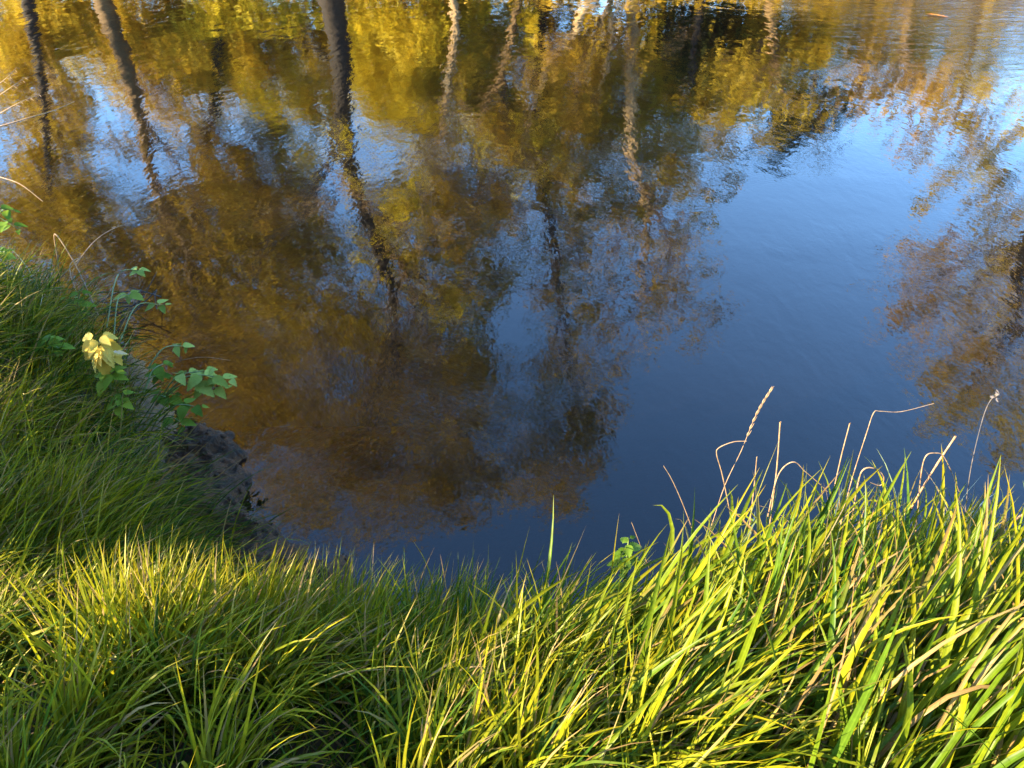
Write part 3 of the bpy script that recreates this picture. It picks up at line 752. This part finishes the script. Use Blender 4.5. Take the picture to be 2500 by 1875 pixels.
tuft('upright tuft with sunlight put into its tone, bordering the dark mud', xy(600, 1560, .85), 800, .13, (.26, .44), (.005, .0095), radians(50), .7, (.28, .2), (.75, .35), .92)  # light blade tone here adds to the sun falling on it
tuft('long-bladed tuft leaning over the water edge beside the mud', xy(820, 1540, .85), 560, .12, (.26, .44), (.005, .0095), radians(50), .6, (.35, .2), (.8, .35), .75)
tuft('mid-green tuft between the sunlit-toned tuft and the broad grass', xy(1080, 1560, .85), 480, .14, (.24, .42), (.004, .007), radians(55), .6, (.3, .2), (.8, .4), .5)
tuft('flattened tuft low in the foreground under the mid-green one', xy(1000, 1760, .88), 420, .14, (.2, .36), (.005, .0095), radians(75), .5, (.6, .25), (.8, .3), .6)
tuft('bright yellow-green tuft high on the left bank', xy(40, 1180, .9), 800, .22, (.3, .55), (.005, .0095), radians(50), .5, (.35, .25), (.8, .3), .85)
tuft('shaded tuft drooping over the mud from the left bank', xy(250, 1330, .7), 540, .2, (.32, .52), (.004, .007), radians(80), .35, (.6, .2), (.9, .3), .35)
tuft('brownish combed tuft midway up the left bank', xy(300, 1130, .6), 480, .2, (.3, .48), (.004, .007), radians(95), .35, (.7, .2), (.8, .3), .4, .3)

n = 150
x = rng.uniform(-1.25, .35, n); y = rng.uniform(1.3, 1.62, n)
V, F, A = blades(np.stack((x, y, land(x, y) - .02), -1), radians(55) + rng.normal(0, .5, n), rng.uniform(.26, .5, n), rng.uniform(.004, .008, n), np.abs(rng.normal(.25, .2, n)), rng.normal(.9, .5, n), 8, True, (rng.random(n) < .12) * .9, np.clip(rng.normal(.75, .2, n), 0, 1), .4, 1.8)
tag(build('tall_grass', V, F, M['grass'], None, A), 'scattered tall blades arching above the edge of the near bank', 'grass', kind='stuff')
# ------------------------------------------------------------------ broad-leaved grass clumps (right)
def reed_clump(label, c, n, r, L, w, az, az_s, lean, bend, dryp=.1, tone=.55, big=26):
    cx, cy = c
    org = np.array((cx, cy, float(land(cx, cy))))
    rr = np.abs(rng.normal(0, r, n)); aa = rng.uniform(0, 2 * pi, n)
    x = cx + rr * np.cos(aa); y = cy + rr * np.sin(aa) * .8
    R = np.stack((x, y, np.maximum(land(x, y), .02) - .02), -1)
    a = az + rng.normal(0, az_s, n)
    dry = (rng.random(n) < dryp) * rng.uniform(.7, 1, n)
    LL = rng.uniform(*L, n); ww = rng.uniform(w[0], w[1] * 1.35, n) * np.where(dry > 0, .6, 1)
    kink = np.where(rng.random(n) < .12, rng.uniform(.6, 1.3, n), 0) + np.where(dry > 0, rng.uniform(0, 1.0, n), 0)
    S, W = 10, 3
    V, F, A = blades(R, a, LL, ww, np.abs(rng.normal(*lean, n)), rng.normal(*bend, n), S - 1, True, dry, np.clip(rng.normal(tone + .06, .22, n), 0, 1), .35, 1.6, kink)
    t = empty('reed_grass_clump', org)
    per = S * W; pf = (S - 1) * (W - 1)
    order = np.argsort(-(LL * ww)); pick = order[:big]
    F1 = F[:pf]
    for i in pick:
        build('leaf', V[i * per:(i + 1) * per], F1, M['reed'], t, A[i * per:(i + 1) * per], True, org)
    rest = np.sort(order[big:])
    vi = (rest[:, None] * per + np.arange(per)[None]).ravel()
    Fr = (np.arange(len(rest))[:, None, None] * per + F1[None]).reshape(-1, 4)
    o = build('leaf_mass', V[vi], Fr, M['reed'], t, A[vi], True, org); o['kind'] = 'stuff'
    return tag(t, label, 'grass clump', 'broad-leaved grass clumps')
RZ = radians(70)
reed_clump('clump of broad grass nearest the middle of the picture, tips over the water', xy(1290, 1640, .85), 260, .12, (.32, .55), (.006, .011), RZ, .35, (.76, .28), (1.3, .5), .05, .6)
reed_clump('broad grass clump swept sideways behind the small round-leaved nettle', xy(1470, 1660, .85), 300, .13, (.36, .62), (.007, .013), RZ, .3, (.8, .25), (1.25, .5), .06, .65)
reed_clump('broad yellow-green clump below the tall stem with a seed head', xy(1640, 1600, .85), 480, .15, (.42, .70), (.008, .014), RZ, .32, (.74, .28), (1.3, .5), .08, .65)
reed_clump('broad grass clump below the two cut upright stems', xy(1830, 1570, .85), 500, .15, (.42, .70), (.008, .015), RZ, .35, (.76, .28), (1.3, .5), .12, .6)
reed_clump('broad grass clump at the water edge under the sharply bent straw', xy(2010, 1490, .85), 500, .15, (.40, .66), (.007, .014), RZ, .5, (.6, .3), (1.35, .5), .2, .6)
reed_clump('broad grass clump at the water edge under the brown slanting stem', xy(2200, 1500, .85), 500, .15, (.42, .70), (.007, .014), radians(58), .45, (.62, .25), (1.2, .5), .22, .62)
reed_clump('low tangled broad grass clump in the foreground, blades lying flat', xy(1560, 1800, .9), 280, .14, (.3, .55), (.007, .013), radians(65), .35, (.55, .2), (.8, .3), .12, .6)
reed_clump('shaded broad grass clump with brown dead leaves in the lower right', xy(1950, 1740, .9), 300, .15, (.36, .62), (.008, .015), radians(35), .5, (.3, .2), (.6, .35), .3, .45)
reed_clump('tall erect broad grass rising close to the viewer', xy(2230, 1820, .95), 280, .15, (.5, .76), (.008, .014), radians(48), .4, (.4, .2), (.95, .4), .15, .6)
reed_clump('widest-bladed grass clump in the bottom right corner, leaning outward', xy(2420, 1880, .95), 150, .12, (.5, .80), (.009, .015), radians(58), .35, (.4, .2), (.8, .4), .1, .6)
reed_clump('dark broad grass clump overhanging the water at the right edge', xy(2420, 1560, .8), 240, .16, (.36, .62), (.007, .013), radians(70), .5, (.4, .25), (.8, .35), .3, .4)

# ------------------------------------------------------------------ dry stems
def stem(label, pts, y, w, mat='straw', name='dry_stem', w1=None, cat='dry stem', group=None, slope=0.0, ribbon=False):
    """pts: photo pixels from foot to tip, standing in the plane at distance y (plus slope per point)"""
    P = np.array([at_y(px, py, y + slope * i) for i, (px, py) in enumerate(pts)])
    g = float(land(P[0][0], P[0][1])); g = max(g, 0)
    t = empty(name, P[0])
    Q = catmull(P, 5)
    V, F = tube(Q, np.linspace(w, w * .6 if w1 is None else w1, len(Q)) / 2 * .8 * (1 + .22 * (np.arange(len(Q)) % 5 == 0)), 6)
    build('stalk', V, F, M[mat], t, None, True, P[0])
    tag(t, label, cat, group or 'dry stems')
    return t, Q
t, Q = stem('tall straw stem topped by a slender seed head over dark blue water', [(1735, 1290), (1770, 1185), (1810, 1100), (1845, 1015), (1887, 945)], 1.72, .0035, name='seed_head_stem', w1=.0015)
mb_spikes = []
for i in range(16):
    f = .62 + .37 * i / 15
    q = Q[int(f * (len(Q) - 1))]
    d = Q[-1] - Q[-6]; d /= np.linalg.norm(d)
    sd = np.array((1 if i % 2 else -1, .3, 0)) * .45
    pp = np.array([q, q + (d + sd * .5) * .010, q + (d + sd * .25) * .022])
    V, F = tube(catmull(pp, 3), np.array([.0006, .0016, .0020, .0018, .0012, .0008, .0004]), 5)
    build('spikelet', V, F, M['straw'], t, None, True, np.array(t.location))
stem('straw stem with its leaf folded over, crossing the seed head stem', [(1790, 1290), (1765, 1165), (1750, 1110), (1756, 1093), (1790, 1079), (1822, 1077)], 1.70, .004, w1=.003)
stem('upright cut straw stem, the tallest of the two stubs', [(1878, 1290), (1890, 1200), (1898, 1130), (1905, 1030)], 1.72, .0055, w1=.0052)
stem('short pale straw stub beside the tall upright stub', [(1828, 1300), (1840, 1200), (1848, 1115)], 1.70, .005)
stem('thin lone straw stem leaning a little against deep blue water', [(2022, 1270), (2035, 1200), (2055, 1110), (2075, 1033)], 1.75, .0045, w1=.004)
stem('sharply bent straw whose tip points sideways like a pointer', [(2030, 1380), (2055, 1270), (2080, 1170), (2115, 1060), (2133, 1008), (2150, 1004), (2200, 1005), (2280, 985)], 1.68, .0045, w1=.0015)
stem('thin straw stem leaning back at the edge of the broad grass', [(1690, 1290), (1665, 1225), (1640, 1170), (1620, 1137)], 1.70, .0038)
stem('short leaning straw next to the round-leaved nettle', [(1590, 1400), (1565, 1335), (1542, 1275)], 1.68, .0035)
stem('brown slanting stem cut off at the top', [(2225, 1240), (2250, 1195), (2290, 1130), (2333, 1065)], 1.72, .007, 'straw_brown', w1=.0065)
t, Q = stem('thin grey stalk with a nodding withered flower head', [(2352, 1300), (2362, 1200), (2375, 1120), (2400, 1020), (2418, 978), (2432, 968)], 1.72, .0035, 'straw_grey', name='withered_flower', w1=.002, cat='withered flower')
for i in range(11):
    q = Q[-1] + np.array((rng.normal(0, .007), rng.normal(0, .006), rng.normal(0, .005)))
    d = rng.normal(0, 1, 3); d /= np.linalg.norm(d)
    V, F = tube(np.array([q - d * .006, q, q + d * .006]), np.array([.0008, .0026, .0006]), 5)
    build('bract', V, F, M['straw_grey'], t, None, True, np.array(t.location))
stem('dry leaf arching over in a hoop near the brown slanting stem', [(2225, 1420), (2240, 1250), (2250, 1150), (2262, 1112), (2285, 1106), (2302, 1112), (2320, 1145), (2342, 1200)], 1.66, .005, w1=.0025)
stem('looped pale dry blade flopping over the clump of cut stems', [(1875, 1260), (1893, 1180), (1912, 1142), (1940, 1128), (1965, 1150), (2000, 1180), (2020, 1200)], 1.66, .005, w1=.0025)
stem('second pale dry blade curling below the sharply bent straw', [(2075, 1300), (2095, 1180), (2110, 1145), (2140, 1145), (2158, 1165), (2150, 1185), (2125, 1178)], 1.66, .006, w1=.003)
t, Q = stem('thick broken reed stalk slanting out at the right edge', [(2320, 1410), (2390, 1345), (2450, 1290), (2520, 1240)], 1.62, .010, name='broken_reed_stalk', w1=.008, cat='dry reed')
V, F = tube(catmull([Q[9], Q[9] + np.array((-.015, -.01, -.08)), Q[9] + np.array((-.05, -.02, -.17))], 4), np.linspace(.003, .0015, 9), 5)
build('side_shoot', V, F, M['straw'], t, None, True, np.array(t.location))
stem('long pale stalk lying slantwise through the foreground grass', [(1735, 1880), (1790, 1790), (1850, 1700), (1950, 1590)], 1.16, .0045, slope=.03)
stem('reddish thin stem standing in front of the sweeping broad grass', [(1738, 1620), (1745, 1530), (1752, 1480), (1760, 1430)], 1.36, .004, 'straw_brown')
stem('crooked brown stem low in the foreground broad grass', [(1660, 1810), (1655, 1740), (1662, 1690), (1645, 1600)], 1.2, .0035, 'straw_brown')
stem('upright pale straw rising out of the trampled dead grass', [(2215, 1500), (2222, 1420), (2232, 1330)], 1.5, .005)
# left bank dry grass
def stem_z(label, pts, zs, w, mat='straw', name='dry_stem', w1=None):
    P = np.array([at_z(px, py, z) for (px, py), z in zip(pts, zs)])
    t = empty(name, P[0]); Q = catmull(P, 5)
    V, F = tube(Q, np.linspace(w, w * .5 if w1 is None else w1, len(Q)) / 2, 6)
    build('stalk', V, F, M[mat], t, None, True, P[0])
    tag(t, label, 'dry stem', 'dry stems')
    return t, Q
stem_z('long thin straw curving out over the brown water from the left bank', [(165, 690), (190, 640), (235, 585), (290, 553), (375, 531)], [.45, .55, .62, .62, .6], .006, w1=.003)
stem_z('folded dry blade on the left bank, kinked into a point', [(240, 770), (205, 690), (175, 630), (134, 571), (140, 630), (146, 690)], [.45, .6, .72, .85, .7, .55], .008, w1=.006)
stem_z('crossed dry blade beside the kinked one on the left bank', [(120, 710), (165, 660), (195, 630), (170, 650), (190, 720), (235, 780)], [.45, .58, .6, .62, .55, .42], .006, w1=.004)
stem_z('pale straw reaching in from the far left edge over the water', [(-60, 322), (0, 308), (80, 285), (130, 270), (182, 248)], [.6, .65, .7, .7, .7], .012, w1=.006)
stem_z('fine dry straw at the left edge with drooping tip', [(-40, 420), (0, 432), (50, 450), (105, 492)], [.5, .55, .55, .45], .009, w1=.004)
stem_z('thin arched straw lying across the water by the nettles', [(428, 886), (450, 878), (500, 872), (562, 880)], [.3, .33, .33, .28], .004, w1=.002)
t, Q = stem_z('bare dark twig sticking out of the mud over the water', [(395, 1040), (430, 1055), (470, 1068), (520, 1078)], [.2, .2, .18, .15], .006, 'twig', w1=.003)
V, F = tube(np.array([Q[9], Q[9] + np.array((.05, .05, .05)), Q[9] + np.array((.09, .07, .06))]), [.002, .0015, .001], 5)
build('side_twig', V, F, M['twig'], t, None, True, np.array(t.location))
for k, (px, py, lab) in enumerate([(60, 190, 'nodding dry grass head highest at the left edge'), (95, 230, 'nodding dry grass head just below the highest one'), (40, 165, 'faint dry grass head reaching in at the left edge')]):
    t, Q = stem_z(lab, [(-40, py + 70), (px * .4, py + 25), (px, py)], [.5, .7, .75], .008, 'straw', 'seed_head_stem', .003)
    for i in range(7):
        q = Q[-1 - i]; d = np.array((rng.normal(.9, .3), rng.normal(-.2, .3), -.5)); d /= np.linalg.norm(d)
        V, F = tube(np.array([q, q + d * .015, q + d * rng.uniform(.03, .05)]), [.001, .003, .0006], 4)
        build('spikelet', V, F, M['straw'], t, None, True, np.array(t.location))

# ------------------------------------------------------------------ nettles and other leafy plants
def leaf_mesh(name, L, W, fold, droop, teeth, mat, lobes=False):
    n = teeth * 2 + 1
    s = np.linspace(0, 1, n)
    prof = np.sin(pi * np.clip(s, 0, 1) ** .62) ** .8 * (1 - .12 * s)
    if lobes: prof = np.sin(pi * np.clip(s * .96 + .04, 0, 1)) ** .6
    tooth = np.where(np.arange(n) % 2 == 1, 1.0, .82 if not lobes else .38)
    hw = W / 2 * prof * tooth; hw[-1] = 0.0005
    x = s * L
    adv = np.where(np.arange(n) % 2 == 1, .03 * L, 0)
    zc = -droop * L * s ** 2
    ze = zc - 0 + fold * hw
    V = np.concatenate((np.stack((x, np.zeros(n), zc), -1), np.stack((x + adv, hw, ze), -1), np.stack((x + adv, -hw, ze), -1)))
    i = np.arange(n - 1)
    F = np.concatenate((np.stack((i, i + 1, n + i + 1, n + i), -1), np.stack((i, 2 * n + i, 2 * n + i + 1, i + 1), -1)))
    me_o = build(name, V, F, mat)
    me = me_o.data
    bpy.data.objects.remove(me_o)
    return me
LEAF = {k: [leaf_mesh('leaf', 1.0, .62 + .1 * j, .25, .18 + .12 * j, 7, M[k]) for j in range(3)] for k in ('nettle', 'nettle_pale', 'nettle_lime', 'nettle_yellow')}
THISTLE = leaf_mesh('leaf', 1.0, .5, .15, .2, 6, M['nettle'], True)
def orient(o, loc, d, up, size):
    d = Vector(d).normalized(); up = Vector(up)
    s = up.cross(d).normalized(); u = d.cross(s)
    from mathutils import Matrix
    m = Matrix((d, s, u)).transposed().to_4x4()
    o.rotation_mode = 'QUATERNION'; o.rotation_quaternion = m.to_quaternion(); o.scale = (size,) * 3; o.location = loc
def nettle(label, root, tops, size, kind='nettle', tiers=2, name='nettle_plant', cat='nettle', stem_w=.0042, tilt=.5):
    """root: 3D foot; tops: 3D shoot tips; leaves in opposite pairs below each tip"""
    root = np.array(root, float); tiers = tiers + 1; size = size * .88
    t = empty(name, root)
    for tp in tops:
        tp = np.array(tp, float)
        mid = (root + tp) / 2 + np.array((0, 0, .25 * np.linalg.norm((tp - root)[:2])))
        Q = catmull([root, mid, tp], 6)
        V, F = tube(Q, np.linspace(stem_w, stem_w * .5, len(Q)), 6)
        build('stem', V, F, M['stem_green'], t, None, True, root)
        a0 = rng.uniform(0, pi)
        axis_ = Q[-1] - Q[-4]; axis_ /= np.linalg.norm(axis_)
        for k in range(tiers):
            q = Q[-1] - axis_ * k * size * .55
            sz = size * (.62 + .38 * min(k, 1.5)) * rng.uniform(.85, 1.15)
            for s in (0, pi):
                a = a0 + k * pi / 2 + s + rng.normal(0, .25)
                d = np.array((cos(a), sin(a), -tilt * rng.uniform(.3, 1.3) + .25))
                o = bpy.data.objects.new('leaf', random.choice(LEAF[kind])); col.objects.link(o); o.parent = t
                orient(o, Vector(q - root + d / np.linalg.norm(d) * size * .12), d, (0, -.35, 1), sz)
    return tag(t, label, cat, 'leafy plants on the bank')
def pz(px, py, z): return at_z(px, py, z)
R1 = pz(260, 800, .45)
nettle('nettle shoot reaching highest over the water from the left bank', R1, [pz(348, 660, .5)], .075, 'nettle_pale', 2, tilt=.4)
nettle('pale nettle shoot just under the highest shoot', R1 + np.array((.05, -.05, -.03)), [pz(325, 718, .46)], .075, 'nettle_pale', 2)
nettle('nettle shoot with three leaves hanging right of the pale shoots', R1 + np.array((.1, -.1, -.03)), [pz(400, 745, .40)], .075, 'nettle_pale', 2)
nettle('small bluish nettle shoot hanging lower over the brown water', pz(360, 900, .38), [pz(455, 845, .40)], .065, 'nettle_pale', 2)
nettle('dark green nettle at the grass edge beside the thin arched straw', pz(350, 960, .35), [pz(408, 885, .42), pz(400, 915, .36)], .065, 'nettle', 2)
nettle('largest nettle clump with pointed leaves far out over the water', pz(380, 990, .30), [pz(500, 905, .45), pz(560, 925, .42), pz(545, 950, .36)], .085, 'nettle_pale', 3)
nettle('leafy nettle below the largest clump', pz(390, 1030, .28), [pz(490, 995, .38), pz(455, 1040, .30)], .075, 'nettle', 2)
nettle('dim nettle shoots in the shade between bank grass and water', pz(380, 985, .28), [pz(425, 960, .34), pz(405, 970, .36), pz(440, 985, .30)], .065, 'nettle', 2)
yr = pz(240, 830, .84)
t = empty('yellow_nettle', pz(246, 935, .55))
yo = np.array(t.location)
V, F = tube(catmull([yo, (yo + yr) / 2 + np.array((.01, 0, .03)), yr], 6), np.linspace(.004, .002, 13), 6)
build('stem', V, F, M['stem_green'], t, None, True, yo)
for k in range(24):
    a = k * 2.4 + rng.normal(0, .2); lv = k / 23
    d = np.array((cos(a), sin(a) * .7 - .35, -.25 - .9 * lv + rng.normal(0, .2)))
    o = bpy.data.objects.new('leaf', random.choice(LEAF['nettle_yellow'])); col.objects.link(o); o.parent = t
    orient(o, Vector(yr - yo + np.array((0, 0, .02 - .085 * lv)) + np.array((cos(a), sin(a), 0)) * .022), d, (rng.normal(0, .5), -.6 + rng.normal(0, .3), .8), .06 + .035 * lv * rng.uniform(.5, 1.1))
tag(t, 'bright yellow withered nettle glowing on the left bank', 'nettle', 'leafy plants on the bank')
nettle('lime green nettle directly below the yellow one', pz(270, 960, .55), [pz(280, 905, .72), pz(255, 910, .70)], .075, 'nettle_lime', 2)
nettle('lime green leaves at the grass edge under the lime nettle', pz(290, 1010, .5), [pz(305, 950, .62), pz(285, 975, .6)], .065, 'nettle_lime', 2)
nettle('round-leaved green plant left of the yellow nettle', pz(120, 880, .6), [pz(122, 825, .78), pz(145, 850, .74), pz(110, 840, .72)], .075, 'nettle', 2, 'leafy_weed', 'weed')
nettle('green nettle at the top of the left bank below the crossed dry blades', pz(190, 760, .55), [pz(195, 715, .66), pz(160, 730, .62)], .08, 'nettle', 2)
nettle('yellowish bramble sprig at the left picture edge', pz(-30, 660, .6), [pz(8, 640, .72), pz(12, 615, .75)], .08, 'nettle_lime', 2, 'bramble_sprig', 'bramble')
nettle('dark leafy sprig hanging at the left edge above the bramble', pz(-40, 540, .5), [pz(30, 515, .5), pz(45, 560, .45)], .09, 'nettle', 2, 'bramble_sprig', 'bramble')
nettle('grey-green round-leaved nettle poking up at the water edge beside the broad grass', at_y(1525, 1420, 1.72), [at_y(1535, 1315, 1.72), at_y(1520, 1350, 1.70), at_y(1545, 1345, 1.74)], .045, 'nettle', 2)
nettle('small nettle lit yellow-green among the broad grass', at_y(1530, 1480, 1.55), [at_y(1530, 1410, 1.55)], .05, 'nettle_lime', 2)
nettle('dark nettle leaves hidden in the foreground grass', at_y(745, 1680, 1.25), [at_y(745, 1590, 1.25), at_y(720, 1600, 1.22)], .055, 'nettle', 2)
nettle('nettle hidden among the sweeping broad grass blades', at_y(1605, 1700, 1.28), [at_y(1600, 1620, 1.28)], .06, 'nettle_lime', 2)
nettle('dark nettle between the two grass textures in the middle', at_y(1000, 1560, 1.4), [at_y(985, 1480, 1.4)], .05, 'nettle', 2)
# thistle leaf by the mud
t = empty('thistle_plant', pz(440, 1370, .25))
for px, py, sz, dx in ((500, 1325, .13, 1), (455, 1345, .11, .6), (440, 1410, .12, .9), (470, 1430, .12, 1.1)):
    o = bpy.data.objects.new('leaf', THISTLE); col.objects.link(o); o.parent = t
    e = pz(px, py, .3); d = np.array((dx, .15 * rng.normal(), .05))
    orient(o, Vector(e - np.array(t.location) - d * sz), d, (0, -.3, 1), sz * 1.2)
tag(t, 'jagged thistle leaves at the edge of the mud', 'thistle', 'leafy plants on the bank')
# floating orange leaf, small floating bits
fl = leaf_mesh('leaf', .42, .07, .3, .05, 4, M['dead_leaf'])
o = bpy.data.objects.new('floating_leaf', fl); col.objects.link(o)
p = at_z(2262, 34, .012); o.location = p; o.rotation_euler = (0, 0, radians(-38)); o.scale = (1.0, 1.0, 1.0)
tag(o, 'long orange leaf drifting in the current at the bend', 'leaf')


# ------------------------------------------------------------------ driftwood tangle at the left water edge
t = empty('twig_tangle', pz(310, 745, .1))
for i in range(14):
    a = rng.uniform(0, 2 * pi); l = rng.uniform(.08, .2)
    c = rng.normal(0, .06, 3) * np.array((1.3, 1.2, .5)); d = np.array((cos(a), sin(a), rng.normal(.2, .4)))
    V, F = tube(catmull([c - d * l, c + rng.normal(0, .02, 3), c + d * l], 3), np.linspace(.005, .002, 7), 5)
    build('twig', V, F, M['twig'], t)
tag(t, 'dark tangle of dead twigs caught at the left water edge', 'twigs')

# ------------------------------------------------------------------ unseen bramble thickets added just left of the viewer to shade the bank
for (bx, by, half, hgt, lab) in ((-3.0, 1.40, .32, .85, 'added unseen bramble thicket up the left bank whose shade falls on the muddy corner'), (-2.3, .08, .36, .55, 'added unseen low bramble thicket beside the viewer shading the lower left grass')):
    t = empty('added_bramble', (bx, by, float(land(bx, by))))
    mb = MB(); tips = []
    for i in range(13):
        a = i * 2.4; rr = half * (i / 6 - 1); aw = rng.normal(0, .12)
        grow(mb, tips, np.array((-.34 * rr + .94 * aw, .94 * rr + .34 * aw, -.05)), np.array((.15 * cos(a), .15 * sin(a), 1.0)) / 1.01, hgt, .012, 0, .6)
    mb.build('stem', M['bark_brown'], t)
    T = np.array(tips); n = 6500; w = rng.integers(0, len(T), n)
    V, F, A = leaves(T[w] + rng.normal(0, .05, (n, 3)), .03, rng.normal(.5, .2, n))
    build('crown', V, F, M['f_shrub'], t, A, False)
    tag(t, lab, 'bush')
# ------------------------------------------------------------------ big unseen trees added behind the viewer to block skylight from the banks
for (bx, by, bh, cr, lab) in ((2.6, -5.2, 10.5, 3.6, 'added unseen spreading oak on the near bank straight behind the viewer'), (8.2, -2.6, 9.0, 3.4, 'added unseen round ash on the near bank behind the viewer, downstream of the oak'), (-1.2, -11.5, 11.0, 3.6, 'added unseen tall lime on the near bank set back behind the oak')):
    g = float(land(bx, by)); t = empty('added_shade_tree', (bx, by, g))
    mb = MB(); tips = []
    Pt = np.array([(0, 0, -.2), (.1, .05, bh * .2), (-.1, 0, bh * .45), (.15, .1, bh * .8)])
    V, F = tube(catmull(Pt, 4), np.linspace(.3, .08, 13), 9); mb.add(V, F)
    mb.build('trunk', M['bark_dark'], t)
    lb = MB()
    for i in range(12):
        a = i * 2.4; f = rng.uniform(.3, .95)
        grow(lb, tips, np.array((0, 0, bh * .8 * f)), np.array((cos(a), sin(a), .5)) / 1.12, cr * .85, .09, 0, .7)
    lb.build('branch', M['bark_brown'], t)['kind'] = 'stuff'
    n = 9000; kc = 160
    cc = rng.normal(size=(kc, 3)); cc *= (rng.random(kc) ** .4 / np.linalg.norm(cc, axis=1))[:, None]
    cc = cc * np.array((cr, cr, bh * .38)) + np.array((0, 0, bh * .6))
    w = rng.integers(0, kc, n)
    V, F, A = leaves(cc[w] + rng.normal(0, .35, (n, 3)), .12, rng.normal(.5, .2, n))
    build('crown', V, F, M['f_brown'], t, A, False)
    tag(t, lab, 'tree', 'added shade trees on the near bank')
